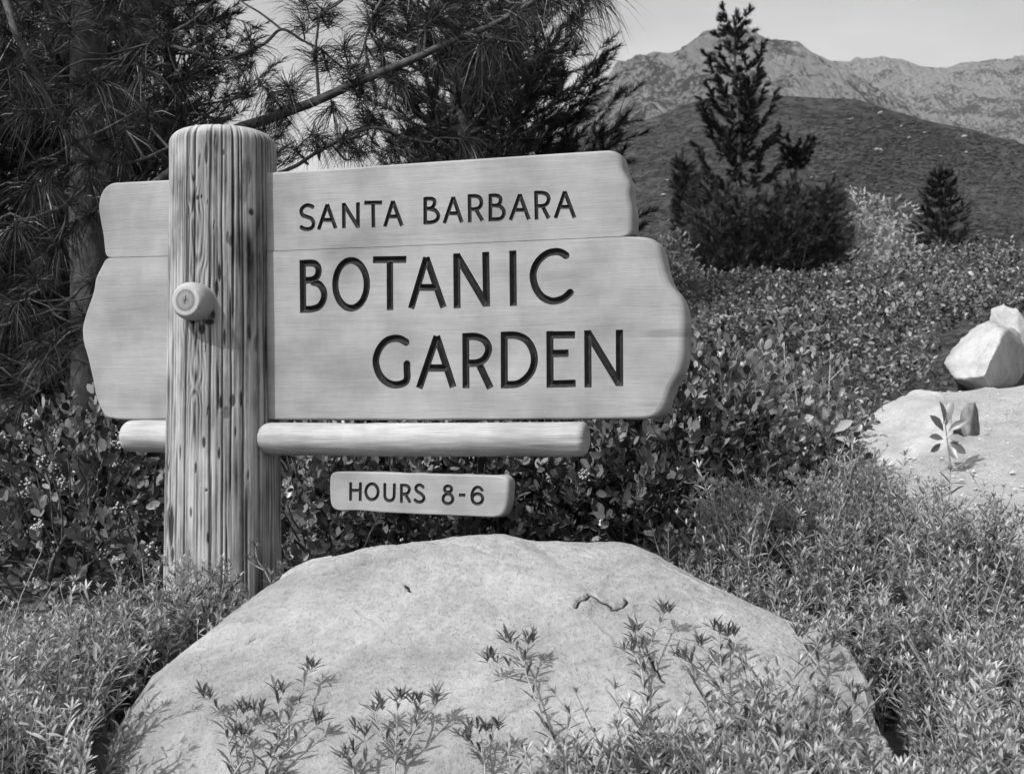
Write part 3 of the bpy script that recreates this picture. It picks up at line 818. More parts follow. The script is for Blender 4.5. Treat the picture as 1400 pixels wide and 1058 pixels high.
def build_crossbar(u0, u1, v0, v1, off, r, seed, round0, round1):
    s0, z0 = to_plane(u0, v0, off, P0, DX, DY); s1, z1 = to_plane(u1, v1, off, P0, DX, DY)
    n, sg = 120, 72
    t = np.linspace(0, 1, n) ; L_ = s1 - s0
    e0, e1 = t * L_, (1 - t) * L_
    # dense rows at the ends
    e = np.concatenate([0.04 * (1 - np.cos(np.linspace(0, np.pi / 2, 10))), np.linspace(0.04, L_ - 0.04, n)[1:-1], L_ - 0.04 * (1 - np.cos(np.linspace(np.pi / 2, 0, 10)))])
    def endr(d, k):
        d = np.clip(d / k, 0, 1); return np.sqrt(np.clip(1 - (1 - d) ** 2, 0, 1))
    rad = r * np.minimum(0.45 + 0.55 * endr(e, round0), 0.62 + 0.38 * endr(L_ - e, round1))
    a = np.arange(sg) / sg * 2 * np.pi
    E, A = np.meshgrid(e, a, indexing='ij')
    RR = rad[:, None] * (1 + 0.06 * fbm(np.stack([E * 3 + seed, np.cos(A), np.sin(A)], -1), seed, 3) + 0.03 * fbm(np.stack([E * 9 + seed, np.cos(A) * 4, np.sin(A) * 4], -1), seed + 3, 3))
    zc = z0 + (z1 - z0) * E / L_ + 0.004 * np.sin(E * 3 + seed)
    V = np.stack([s0 + E, off + RR * np.cos(A), zc + RR * np.sin(A)], -1).reshape(-1, 3)
    m = len(e)
    i = np.arange(m - 1)[:, None] * sg; j = np.arange(sg)[None]; j2 = (j + 1) % sg
    Q = np.stack([i + j, i + j2, i + sg + j2, i + sg + j], -1).reshape(-1, 4)
    V = np.vstack([V, (s0, off, z0), (s1, off, z1)]); c = len(V) - 2; b = (m - 1) * sg; jj = np.arange(sg)
    T = np.vstack([np.stack([(jj + 1) % sg, jj, np.full(sg, c)], 1), np.stack([b + jj, b + (jj + 1) % sg, np.full(sg, c + 1)], 1)])
    obj('crossbar', mesh('crossbar', V, [Q, T], True), M_CROSS, sign)
build_crossbar(356, 803, 599, 599.5, -0.035, 0.053, 3, 0.045, 0.02)
build_crossbar(171, 262, 598, 598, -0.02, 0.055, 8, 0.03, 0.02)

# --- the small hours plaque, hung from the crossbar
YB = R(21)
PB = px(573, 676, 4.03); bdx = np.array((math.cos(YB), -math.sin(YB))); bdy = np.array((math.sin(YB), math.cos(YB)))
hours = empty('hours_sign', (PB[0], PB[1], 0), 'small carved plaque reading HOURS 8-6 under the log crossbar', 'sign', rz=-YB)
HO = [(451, 650), (453, 645.5), (458, 644.5), (520, 645.5), (600, 648), (690, 650.5), (696, 653), (697, 660), (695.5, 685), (692, 700), (688, 706.5), (680, 707.5), (600, 704), (520, 700.5), (490, 697.5), (460, 698), (453, 694), (451, 680)]
make_board('plaque', HO, G_HOURS, hours, PB, bdx, bdy, 0.0, 0.055, 0.009, M_BOARD, h=0.001, slope=1.0)
for u_ in (500, 648):
    s_, z_ = to_plane(u_, 648, 0.0, PB, bdx, bdy); zt = CAMZ + (HOR - 606) / F * 4.05
    V, Fg = tube([(s_, .03, z_ - .03), (s_, .03, (z_ + zt) / 2), (s_, .03, zt)], [.0012] * 3, 6); obj('hanger_wire', mesh('hanger_wire', V, Fg, True), M_BRANCH, hours)

# ------------------------------------------------------------------ rocks
def grid_faces(n, m):
    i = np.arange(n - 1)[:, None] * m; j = np.arange(m - 1)[None]
    return np.stack([i + j, i + j + 1, i + m + j + 1, i + m + j], -1).reshape(-1, 4)

RIDGE = [(160, 1095, 2.95), (176, 1060, 3.02), (186, 1010, 3.12), (205, 962, 3.2), (232, 914, 3.3), (272, 880, 3.4), (330, 834, 3.5), (372, 803, 3.58), (440, 769, 3.65), (520, 747, 3.7), (600, 742, 3.72),
         (645, 734, 3.72), (690, 733, 3.72), (720, 740, 3.72), (780, 742, 3.7), (838, 741, 3.7), (865, 745, 3.68), (900, 760, 3.62), (960, 793, 3.5), (1060, 841, 3.3), (1130, 867, 3.2), (1163, 890, 3.12), (1176, 917, 3.05), (1184, 952, 3.0), (1205, 1003, 2.93), (1222, 1050, 2.86)]
def build_boulder():
    n, mf, mb = 560, 210, 24
    C = np.array([px(*p) for p in RIDGE])
    d = np.concatenate([[0], np.cumsum(np.linalg.norm(np.diff(C, axis=0), axis=1))]); t = np.linspace(0, d[-1], n)
    Rg = np.stack([np.interp(t, d, C[:, k]) for k in range(3)], 1)
    for _ in range(3): Rg[1:-1] = 0.5 * Rg[1:-1] + 0.25 * (Rg[:-2] + Rg[2:])
    f = np.linspace(0, 1, n)
    Bt = spline([px(150, 1150, 2.80), px(330, 1160, 2.66), px(600, 1130, 2.66), px(800, 1050, 2.78), px(960, 985, 2.86), px(1090, 950, 2.93), px(1160, 952, 2.96), px(1192, 985, 2.93), px(1228, 1070, 2.86)], n)
    s = np.linspace(0, 1, mf)[None, :, None]
    P = Rg[:, None] * (1 - s) + Bt[:, None] * s
    bul = np.sin(np.pi * np.clip(s[..., 0], 0, 1)) ** 0.9
    P[..., 2] += 0.03 * bul * np.sin(np.pi * f)[:, None] ** 0.5
    # apron below the front edge, down into the soil
    ap = np.linspace(0, 1, 30)[1:][None, :, None]
    A = Bt[:, None] + np.concatenate([0 * ap, -0.10 * np.sin(ap * np.pi / 2), -0.55 * ap ** 1.3], -1)
    bk = np.linspace(1, 0, mb, endpoint=False)[None, :, None]
    outw = np.stack([(f - 0.5) * np.where(f > .5, .12, .5), 0.32 - 0.25 * np.abs(f - .5), 0 * f], 1)[:, None]
    Bk = Rg[:, None] + outw * np.sin(bk * np.pi / 2) + np.concatenate([0 * bk, 0 * bk, -0.6 * (1 - np.cos(bk * np.pi / 2)) - 0.03 * bk], -1)
    G = np.concatenate([Bk, P, A], 1)
    # displacement
    tng = np.gradient(G, axis=0); tns = np.gradient(G, axis=1); N = nrm(np.cross(tng, tns)); N *= np.sign(N[..., 2:3] + 1e-6) * -1 * -1
    flat = G.reshape(-1, 3)
    lowf = fbm(flat * 1.6, 5, 2)
    dsp = 0.020 * lowf + 0.007 * np.abs(fbm(flat * 5.5, 8, 3)) + 0.0035 * fbm(flat * 30, 12, 4) + 0.010 * np.round(3 * fbm(flat * np.array((2.2, 2.2, 5)), 15, 2)) / 3
    dsp = dsp.reshape(G.shape[:2])
    k = np.concatenate([np.ones(mb), np.clip(np.linspace(0, 1, mf) / 0.06, 0.25, 1), np.ones(29)])[None]
    # keep the silhouette where it is traced
    dsp = dsp * k
    crack = np.zeros(G.shape[:2])
    U = 700 + F * G[..., 0] / G[..., 1]; W = HOR - F * (G[..., 2] - CAMZ) / G[..., 1]
    for pts, wd, dp in CRACKS:
        pts = np.array(pts, dtype=np.float64)
        m = 160; tt = np.linspace(0, len(pts) - 1, m); pl = np.stack([np.interp(tt, np.arange(len(pts)), pts[:, c]) for c in (0, 1)], 1)
        pl += 2.4 * np.stack([fbm(np.stack([tt * 3, tt * 0 + pts[0, 0]], 1), 3, 3), fbm(np.stack([tt * 3, tt * 0 + pts[0, 1]], 1), 4, 3)], 1)
        sel = (U > pl[:, 0].min() - 15) & (U < pl[:, 0].max() + 15) & (W > pl[:, 1].min() - 15) & (W < pl[:, 1].max() + 15)
        q = np.stack([U[sel], W[sel]], 1)
        dist = np.sqrt(((q[:, None] - pl[None]) ** 2).sum(-1)).min(1)
        g = np.exp(-(dist / (wd * .75)) ** 2)
        crack[sel] = np.maximum(crack[sel], g * min(1, dp / .012)); dsp[sel] -= g * dp
    G = G + N * dsp[..., None]
    nn_, mm = G.shape[:2]
    o = obj('boulder', mesh('boulder', G.reshape(-1, 3), grid_faces(nn_, mm), True, {'crack': crack.reshape(-1)}), M_ROCK,
        label='huge pale sloping sandstone boulder in the foreground below the sign', cat='boulder')
    return G
CRACKS = [([(787, 833), (792, 823), (800, 821), (806, 815), (815, 817), (826, 825), (836, 829)], 2.4, .016), ([(836, 832), (846, 832), (854, 826), (857, 820)], 2.0, .014),
          ([(555, 803), (562, 807)], 2.2, .012), ([(875, 880), (892, 900), (905, 925), (910, 932)], 2.2, .016), ([(1005, 890), (1028, 908), (1045, 930)], 1.8, .010),
          ([(940, 855), (960, 852), (972, 853)], 1.6, .008), ([(480, 828), (500, 842), (523, 856)], 1.5, .005), ([(620, 745), (650, 750), (668, 760)], 1.8, .006), ([(430, 790), (455, 782), (500, 775)], 1.6, .006),
          ([(330, 850), (345, 846)], 1.6, .006), ([(336, 876), (349, 868)], 1.8, .008), ([(1040, 900), (1062, 893), (1066, 905)], 1.6, .008), ([(900, 770), (925, 780), (960, 800)], 1.6, .005)]
BG = build_boulder()

def stone(name, pts, label, cat, mat, seed, amp=0.02, group=None, cuts=14):
    """angular rock: hull of corner points (px and depth), finely divided, edges worn"""
    P = [px(*p) for p in pts]; bm = bmesh.new()
    for p in P: bm.verts.new(p)
    r = bmesh.ops.convex_hull(bm, input=bm.verts)
    bmesh.ops.delete(bm, geom=[g for g in r['geom_interior'] + r['geom_unused'] if isinstance(g, bmesh.types.BMVert)], context='VERTS')
    bmesh.ops.subdivide_edges(bm, edges=bm.edges[:], cuts=cuts, use_grid_fill=True)
    bmesh.ops.triangulate(bm, faces=bm.faces[:])
    for _ in range(2): bmesh.ops.smooth_vert(bm, verts=bm.verts[:], factor=.5, use_axis_x=True, use_axis_y=True, use_axis_z=True)
    bm.normal_update(); V = np.array([v.co[:] for v in bm.verts]); N = np.array([v.normal[:] for v in bm.verts])
    d = amp * fbm(V * 4 + seed, seed, 4) + amp * .5 * fbm(V * 15 + seed, seed + 1, 4)
    for v, q in zip(bm.verts, V + N * d[:, None]): v.co = q
    me = bpy.data.meshes.new(name); bm.to_mesh(me); bm.free()
    me.polygons.foreach_set('use_smooth', np.ones(len(me.polygons), bool))
    return obj(name, me, mat, label=label, cat=cat, group=group)

stone('boulder', [(1290, 497, 10.0), (1300, 478, 10.2), (1326, 450, 10.3), (1352, 437, 10.4), (1370, 455, 9.6), (1385, 447, 10.5), (1404, 478, 10.6), (1402, 528, 10.5), (1346, 514, 9.4), (1352, 530, 9.45), (1305, 516, 9.7), (1300, 505, 10.6), (1390, 500, 10.9), (1340, 460, 10.8), (1340, 545, 9.9)],
      'angular white boulder with a dark right face beside the path', 'boulder', M_ROCK_PALE, 3, .035)
stone('boulder', [(1350, 450, 11.1), (1354, 422, 11.1), (1372, 417, 11.2), (1390, 421, 11.1), (1410, 450, 11.0), (1425, 475, 11.0), (1425, 520, 11.0), (1360, 515, 11.1), (1380, 430, 11.6), (1420, 500, 11.7), (1360, 500, 11.6), (1395, 470, 10.8)],
      'white rounded boulder peeking up behind the angular one at right edge', 'boulder', M_ROCK_PALE, 9, .03)
stone('flat_stone', [(1168, 588, 7.0), (1190, 568, 7.2), (1232, 541, 7.5), (1258, 529, 7.7), (1288, 536, 7.6), (1300, 556, 7.2), (1304, 600, 6.8), (1290, 640, 6.5), (1220, 650, 6.4), (1175, 630, 6.6), (1230, 600, 7.9), (1290, 600, 7.9)],
      'low flat pale rock half buried at the edge of the path', 'rock', M_ROCK_PALE, 13, .025)
stone('small_stone', [(1310, 596, 7.35), (1313, 562, 7.4), (1322, 549, 7.4), (1333, 547, 7.42), (1338, 562, 7.45), (1341, 596, 7.45), (1325, 600, 7.25), (1320, 600, 7.5), (1335, 560, 7.55)],
      'small dark upright stone standing on the path', 'rock', plain('dark_stone', 0.13, 0.95, 0.35, 25, 0.01), 17, .010, cuts=6)
stone('flat_stone', [(378, 805, 3.85), (384, 787, 3.85), (402, 773, 3.88), (428, 762, 3.9), (454, 756, 3.92), (460, 765, 3.9), (450, 800, 3.8), (410, 830, 3.8), (450, 775, 4.05), (390, 810, 4.0)],
      'thin rock slab wedged behind the upper left edge of the big boulder', 'rock', M_ROCK, 23, .010, cuts=8)
stone('flat_stone', [(212, 960, 3.3), (217, 922, 3.34), (228, 905, 3.36), (240, 903, 3.38), (250, 915, 3.36), (248, 960, 3.3), (232, 940, 3.24), (235, 940, 3.48)],
      'small rock chip at the left shoulder of the big boulder', 'rock', M_ROCK, 27, .006, cuts=8)

# pale boulders scattered over the hillside
def hill_boulders():
    r = np.random.default_rng(4)
    base = None
    spots = [(1198, 205, 13), (1240, 190, 10), (1165, 165, 9), (1287, 215, 9), (1315, 210, 8), (1232, 172, 8), (1110, 242, 8), (1142, 237, 12), (910, 245, 11), (907, 268, 8), (884, 252, 10), (1205, 158, 8), (1320, 187, 12), (1050, 243, 9), (896, 290, 9), (920, 300, 8), (1260, 184, 7), (850, 175, 9), (836, 168, 10)]
    H = H1[:120].reshape(-1, 3); Uh = 700 + F * H[:, 0] / H[:, 1]; Vh = HOR - F * (H[:, 2] - CAMZ) / H[:, 1]
    k = 0
    a, b = 10, 8
    th = np.linspace(0, 2 * np.pi, a, endpoint=False); ph = np.linspace(0.05, np.pi - .05, b)
    S = np.stack([np.outer(np.sin(ph), np.cos(th)), np.outer(np.sin(ph), np.sin(th)), np.outer(np.cos(ph), np.ones(a)) * .7], -1)
    meshes = []
    for q in range(4):
        W = S * (1 + 0.35 * fbm(S * 1.7 + q * 9, q, 3))[..., None]
        i = np.arange(b - 1)[:, None] * a; j = np.arange(a)[None]; j2 = (j + 1) % a
        meshes.append(mesh('hillside_boulder', W.reshape(-1, 3), np.stack([i + j, i + a + j, i + a + j2, i + j2], -1).reshape(-1, 4), True, {'crack': np.zeros(a * b)}))
    for u, v, sz in spots:
        q = np.argmin((Uh - u) ** 2 + (Vh - v) ** 2); p = H[q]
        for e in range(r.integers(1, 3)):
            s = sz * 0.5 / F * p[1] * r.uniform(.35, .7)
            o = obj('hillside_boulder', meshes[r.integers(4)], M_ROCK_HILL, label='tiny pale boulder among brush on the dark hillside', cat='boulder', group='boulders scattered on the hillside')
            o.location = (p[0] + r.normal(0, s * 1.2), p[1] + r.normal(0, s * 1.2), p[2] + s * .3 + r.normal(0, s * .2)); o.scale = (s * r.uniform(.8, 1.6), s, s * r.uniform(.5, 1)); o.rotation_euler = (r.normal(0, .3), r.normal(0, .3), r.uniform(0, 6))
M_ROCK_HILL = plain('hill_rock', 0.24, 0.95, 0.25, 1.5)
hill_boulders()

# ------------------------------------------------------------------ plants: templates
def leaf_tpl(w, stations=((.25, .8), (.55, 1.0), (.82, .72)), fold=0.25, curl=0.08):
    mids = [(0, 0, 0)]; L_, R_ = [], []
    for t, k in stations:
        zc = -curl * (t - .5) ** 2 * 4 + curl
        mids.append((t, 0, zc - fold * w * k)); L_.append((t, w * k, zc)); R_.append((t, -w * k, zc))
    mids.append((1, 0, 0))
    V = np.array(mids + L_ + R_, dtype=np.float64); n = len(stations); nm = n + 2
    tri, quad = [], []
    for side, sg in ((nm, 1), (nm + n, -1)):
        def add(f): (tri if len(f) == 3 else quad).append(f if sg > 0 else f[::-1])
        add([0, 1, side]); 
        for k in range(n - 1): add([k + 1, k + 2, side + k + 1, side + k])
        add([n, n + 1, side + n - 1])
    return V, [np.array(tri), np.array(quad)]
OVAL = leaf_tpl(.30, ((.16, .62), (.5, 1.0), (.82, .72)), 0.22, .05)
LANCE = leaf_tpl(.088, ((.35, .9), (.68, 1.0)), 0.5, .08)
SPEAR = leaf_tpl(.22, ((.25, .6), (.55, 1.0), (.82, .7)), .35, .12)
def leaf_mesh(name, tpl, mat, tone=.5):
    me = mesh(name, tpl[0], tpl[1], False, {'tone': np.full(len(tpl[0]), tone)}); me.materials.append(mat); return me

def rand_dirs(n, r):
    return nrm(r.standard_normal((n, 3)))

def mat4(pos, rot, s):
    from mathutils import Matrix
    m = Matrix(((rot[0, 0] * s, rot[0, 1] * s, rot[0, 2] * s, pos[0]), (rot[1, 0] * s, rot[1, 1] * s, rot[1, 2] * s, pos[1]), (rot[2, 0] * s, rot[2, 1] * s, rot[2, 2] * s, pos[2]), (0, 0, 0, 1)))
    return m

# the chaparral on the hill: low rounded clumps, one mass
def chaparral():
    r = np.random.default_rng(61); H = H1[18:120]; n_, m_ = H.shape[:2]
    N_ = 60000; i = r.random(N_) * (n_ - 2); j = (.52 + .29 * r.random(N_)) * (m_ - 2)
    a, b = i.astype(int), j.astype(int); fi, fj = (i - a)[:, None], (j - b)[:, None]
    p = (H[a, b] * (1 - fi) + H[a + 1, b] * fi) * (1 - fj) + (H[a, b + 1] * (1 - fi) + H[a + 1, b + 1] * fi) * fj
    t = np.arange(6) / 6 * 2 * np.pi
    TV = np.vstack([np.stack([np.cos(t), np.sin(t), 0 * t - .3], 1), np.stack([.75 * np.cos(t + .5), .75 * np.sin(t + .5), 0 * t + .45], 1), [(0, 0, .8)]])
    k = np.arange(6); k2 = (k + 1) % 6
    T = np.vstack([np.stack([k, k2, 6 + k], 1), np.stack([k2, 6 + k2, 6 + k], 1), np.stack([6 + k, 6 + k2, np.full(6, 12)], 1)])
    yaw = r.uniform(0, 6.3, N_); fr = frames(np.stack([np.cos(yaw), np.sin(yaw), 0 * yaw], 1))
    sz = r.uniform(.3, 1.3, N_) ** 2 * .62 * (p[:, 1] / 400) ** .7; clump = .5 + .5 * fbm(p * .02, 6, 3)
    sc = np.stack([sz * r.uniform(.8, 1.6, N_), sz * r.uniform(.8, 1.4, N_), sz * r.uniform(.4, .8, N_)], 1)
    keep = r.random(N_) < np.clip(clump * 2.2 - .45, .08, 1)
    temps = [mesh('brush_clump', TV * (1 + .25 * fbm(TV * 2 + q * 7, q, 2))[:, None], [T], True, {'tone': np.full(len(TV), q / 5.0)}) for q in range(6)]
    instancer('chaparral', p[keep], fr[keep], sc[keep], np.clip(r.normal(2.3, 1.4, keep.sum()), 0, 5).astype(int), temps, leaf_mat('chaparral_clump', 0.015, 0.055, 0.9, 0.0, 0.05), label='dark low chaparral covering the smooth hill behind', cat='brush', kind='stuff')
chaparral()
def gravel():
    r = np.random.default_rng(91); n = 2600
    Y = r.uniform(4.2, 10.2, n); x0 = np.interp(Y, [3.2, 4.4, 5.0, 5.7, 6.5, 7.7, 9.2, 10.2], [1.82, 1.72, 1.55, 1.52, 1.70, 2.4, 3.0, 4.5]); X = x0 - .1 + 2.6 * r.random(n) ** 1.4
    t = np.linspace(0, 2 * np.pi, 7, endpoint=False)
    TV = np.vstack([np.stack([np.cos(t), np.sin(t), 0 * t - .2], 1), np.stack([.7 * np.cos(t), .7 * np.sin(t), 0 * t + .45], 1), [(0, 0, .55)]]); k = np.arange(7); k2 = (k + 1) % 7
    T = np.vstack([np.stack([k, k2, 7 + k], 1), np.stack([k2, 7 + k2, 7 + k], 1), np.stack([7 + k, 7 + k2, np.full(7, 14)], 1)])
    temps = [mesh('pebble', TV * (1 + .4 * fbm(TV * 1.5 + q * 5, q, 2))[:, None], [T], False, {'crack': np.zeros(15)}) for q in range(5)]
    yaw = r.uniform(0, 6.3, n); fr = frames(np.stack([np.cos(yaw), np.sin(yaw), r.normal(0, .2, n)], 1)); sz = .0035 + .009 * r.random(n) ** 5
    instancer('gravel', np.stack([X, Y, ground_z(X, Y) + .03 + .3 * sz], 1), fr, np.stack([sz * 1.3, sz, sz * .8], 1), r.integers(0, 5, n), temps, plain('gravel_stone', 0.36, 0.95, 0.4, 6), label='loose gravel and crumbs scattered on the pale dirt path', cat='gravel', kind='stuff')
gravel()
# ------------------------------------------------------------------ broad-leaved shrubs round the sign
def shrub_points(lobes, n, r, shell=0.5, front=0.75):
    vol = np.array([l[3] * l[4] + l[3] * l[5] for l in lobes]); pick = r.choice(len(lobes), n * 4, p=vol / vol.sum())
    d = rand_dirs(n * 4, r); c = np.array([l[:3] for l in lobes])[pick]; q = np.array([l[3:6] for l in lobes])[pick]
    k = shell + (1 - shell) * r.random(n * 4) ** 0.6
    p = c + d * q * k[:, None]
    ok = (p[:, 2] > ground_z(p[:, 0], p[:, 1]) + 0.03) & ((d[:, 1] < 0.35) | (r.random(n * 4) > front))
    return p[ok][:n], d[ok][:n]

OVAL_LEAF = None
def shrub(lobes, n_tw, label, seed, leaf=0.047, n_parts=220, mat=None, blossoms=0, group=None, avoid=None):
    global OVAL_LEAF
    mat = mat or M_MANZ
    if OVAL_LEAF is None: OVAL_LEAF = leaf_mesh('leaf', OVAL, M_MANZ)
    r = np.random.default_rng(seed)
    p, d = shrub_points(lobes, int(n_tw * 1.3), r)
    if avoid is not None:
        k = avoid(p); p, d = p[k], d[k]
    n_tw = len(p)
    c = p.mean(0); cz = float(ground_z(c[0], c[1]))
    root = empty('shrub', (c[0], c[1], cz), label, 'shrub', group)
    # twigs: outward and upward
    tw = nrm(d * np.array((.8, .8, .5)) + np.array((0, -.15, .75)) + 0.45 * r.standard_normal((n_tw, 3)))
    per = 9
    ln = r.uniform(.09, .16, n_tw)
    t = (np.arange(per) + 0.6) / per
    pos = (p[:, None] + tw[:, None] * (ln[:, None] * t[None])[..., None]).reshape(-1, 3)
    az = (np.arange(per) * 2.4)[None] + r.uniform(0, 6.3, (n_tw, 1))
    fr = frames(tw)
    side = np.cos(az)[..., None] * fr[:, None, :, 1] + np.sin(az)[..., None] * fr[:, None, :, 2]
    ldir = nrm(side * (1.0 - .55 * t)[None, :, None] + tw[:, None] * (.45 + .5 * t)[None, :, None] + np.array((0, 0, .25)) + .18 * r.standard_normal((n_tw, per, 3))).reshape(-1, 3)
    up = nrm(side.reshape(-1, 3) * -0.3 + tw.repeat(per, 0) * 0.6 + .5 * r.standard_normal((n_tw * per, 3)))
    rot = frames(ldir, up); sc = leaf * r.uniform(.6, 1.25, len(pos)); tone = np.clip(r.normal(.40, .3, len(pos)), 0, 1)
    # leaves standing nearest the viewer's side become leaves of their own, the rest one foliage mass
    order = np.argsort(pos[:, 1] - 0.3 * pos[:, 2] + .12 * r.random(len(pos))); near, rest = order[:n_parts], order[n_parts:]
    lo = np.array((c[0], c[1], cz))
    V, Fg, tn = scatter(OVAL[0], OVAL[1], pos[rest] - lo, rot[rest], sc[rest], tone[rest])
    obj('foliage', mesh('foliage', V, Fg, False, {'tone': tn}), mat, root, kind='stuff')
    for k in near:
        o = bpy.data.objects.new('leaf', OVAL_LEAF); COL.objects.link(o); o.parent = root
        o.matrix_local = mat4(pos[k] - lo, rot[k], sc[k])
    # branches from the root to groups of twigs
    parts = []
    for k in range(0, n_tw, 2):
        e = p[k] + tw[k] * ln[k] * .9; s = p[k] - d[k] * np.array((.18, .15, .12)) - np.array((0, -.03, .1)) + .03 * r.standard_normal(3)
        mid = (s + p[k]) / 2 + .02 * r.standard_normal(3)
        v, f = tube(spline([s - lo, mid - lo, p[k] - lo, e - lo], 6), [.0042, .0038, .0032, .0028, .0022, .0014], 5, False)
        parts.append((v, f, np.zeros(len(v))))
    for k in range(10):
        b = np.array(lobes[k % len(lobes)][:3]); g = np.array((b[0] + r.normal(0, .1), b[1] + .1, float(ground_z(b[0], b[1])) - .05))
        e = b + np.array(lobes[k % len(lobes)][3:6]) * rand_dirs(1, r)[0] * .6; e[2] = max(e[2], g[2] + .1)
        v, f = tube(spline([g - lo, (g + e) / 2 - lo + .05 * r.standard_normal(3), e - lo], 7), np.linspace(.013, .005, 7), 6, False)
        parts.append((v, f, np.zeros(len(v))))
    V, Fg, tn = join(parts); obj('branches', mesh('branches', V, Fg, True), M_TWIG, root, kind='stuff')
    # small blossom clusters
    if blossoms:
        me_o = BLOSSOM_MESH
        pk = order[:blossoms * 18:18]
        for k in pk:
            o = bpy.data.objects.new('blossom_cluster', me_o); COL.objects.link(o); o.parent = root
            o.matrix_local = mat4(pos[k] - lo + ldir[k] * .02 - np.array((0, .02, 0)), frames(rand_dirs(1, r))[0], r.uniform(.7, 1.25))
    return root

def blossom_mesh():
    r = np.random.default_rng(2); parts = []
    O = np.array([(1, 0, 0), (-1, 0, 0), (0, 1, 0), (0, -1, 0), (0, 0, 1), (0, 0, -1)], dtype=np.float64)
    T = np.array([(0, 2, 4), (2, 1, 4), (1, 3, 4), (3, 0, 4), (2, 0, 5), (1, 2, 5), (3, 1, 5), (0, 3, 5)])
    n = 14; pos = rand_dirs(n, r) * r.uniform(.008, .024, (n, 1))
    V, Fg, tn = scatter(O, [T], pos, frames(rand_dirs(n, r)), r.uniform(.004, .0065, n))
    me = mesh('blossom_cluster', V, Fg, True); me.materials.append(M_BLOSSOM); return me
BLOSSOM_MESH = blossom_mesh()

g_ = lambda x, y: float(ground_z(x, y))
off_sign = lambda p: ~((np.abs((p[:, 0] - P0[0]) * DY[0] + (p[:, 1] - P0[1]) * DY[1]) < 0.26) & (p[:, 0] > -1.6) & (p[:, 0] < .65) & (p[:, 2] > .9)) & (np.hypot(p[:, 0] - P0[0], p[:, 1] - P0[1]) > .32)
shrub([(-1.75, 5.0, .72, .50, .45, .52), (-2.25, 5.2, .75, .45, .45, .50), (-1.45, 5.25, .75, .35, .4, .5)], 330, 'dark leafy shrub with tiny blossoms left of the log post', 11, blossoms=42, avoid=off_sign)
shrub([(-2.7, 5.9, .8, .6, .5, .55), (-2.0, 6.2, .8, .6, .5, .55)], 200, 'shadowed leafy shrub behind at the far left under the pine', 12, n_parts=100, avoid=off_sign)
shrub([(-.85, 5.45, .75, .45, .35, .56), (-.45, 5.5, .78, .38, .35, .54)], 260, 'dark leafy shrub just right of the post behind the boulder', 13, blossoms=16, avoid=off_sign)
shrub([(-.05, 5.45, .78, .45, .36, .54), (.25, 5.5, .80, .40, .36, .54)], 270, 'dark leafy shrub behind the hours plaque and boulder top', 14, blossoms=8, avoid=off_sign)
shrub([(.55, 5.3, .85, .38, .38, .58), (.80, 5.4, .92, .36, .38, .6)], 280, 'glossy leafy shrub under the lower right corner of the big sign', 15, avoid=off_sign)
shrub([(.95, 5.75, .95, .42, .42, .62), (1.25, 6.2, 1.0, .4, .4, .58)], 260, 'sunlit leafy shrub to the right of the big sign end', 16, avoid=off_sign)

# the low shrub bed that runs up the slope as one mass
def shrub_bed():
    r = np.random.default_rng(31); parts = []
    n = 17000
    # world-space area: between the sign and the ridge, left of the path
    X = r.uniform(-3.2, 10.5, n * 6); Y = 5.6 + (21.0 - 5.6) * r.random(n * 6) ** 1.15
    lx = np.interp(Y, [5.6, 6.6, 7.8, 9.1, 9.9, 10.4, 11.0, 13, 21], [1.45, 1.75, 2.3, 2.9, 3.6, 5, 7, 9, 12])
    vis = (X > -0.1 * Y - .4) & (X < lx) & (X / Y < .46)
    dens = np.clip((7.5 / Y) ** 1.0, .28, 1)
    ok = vis & (r.random(n * 6) < dens) & ~((Y > 9.2) & (Y < 11.3) & (X / Y > .332))
    X, Y = X[ok][:n], Y[ok][:n]
    hb = .42 + .16 * fbm(np.stack([X, Y], 1) * .9, 8, 3) + .08 * fbm(np.stack([X, Y], 1) * 3, 18, 2)
    g = ground_z(X, Y)
    near_path = np.clip((np.interp(Y, [5.6, 6.6, 7.8, 9.1, 9.9, 10.4, 11.0, 13, 21], [1.45, 1.75, 2.3, 2.9, 3.6, 5, 7, 9, 12]) - X) / .5, .35, 1)
    z = g + hb * near_path * (0.45 + .62 * r.random(len(X)) ** .5)
    p = np.stack([X, Y, z], 1)
    n = len(p); per = 8; t = (np.arange(per) + .5) / per; temps = []
    for q in range(10):                                       # ten different twigs of oval leaves, pointing up
        az = np.arange(per) * 2.4 + r.uniform(0, 6.3); side = np.stack([np.cos(az), np.sin(az), 0 * az], 1)
        ld = nrm(side * .8 + np.array((0, 0, .5)) + .3 * r.standard_normal((per, 3))); up = nrm(np.array((0, 0, 1)) + .6 * r.standard_normal((per, 3)))
        V, Fg, tn = scatter(OVAL[0], OVAL[1], np.array((0, 0, .13)) * t[:, None], frames(ld, up), .05 * r.uniform(.6, 1.25, per), np.clip(r.normal(.4, .28, per), 0, 1))
        temps.append(mesh('bed_twig', V, Fg, False, {'tone': tn}))
    tw = nrm(np.array((0, -.1, .9)) + .55 * r.standard_normal((n, 3))); size = np.where(Y > 11, .95, .82) * r.uniform(.7, 1.3, n)
    yaw = r.uniform(0, 6.3, n); xa = np.stack([np.cos(yaw), np.sin(yaw), 0 * yaw], 1); y_ = nrm(np.cross(tw, xa)); x_ = np.cross(y_, tw)
    instancer('shrub_bed', p, np.stack([x_, y_, tw], 2), size, r.integers(0, 10, n), temps, M_BED, label='low bed of small leafy shrubs climbing the slope behind the sign', cat='shrubbery', kind='stuff')
shrub_bed()

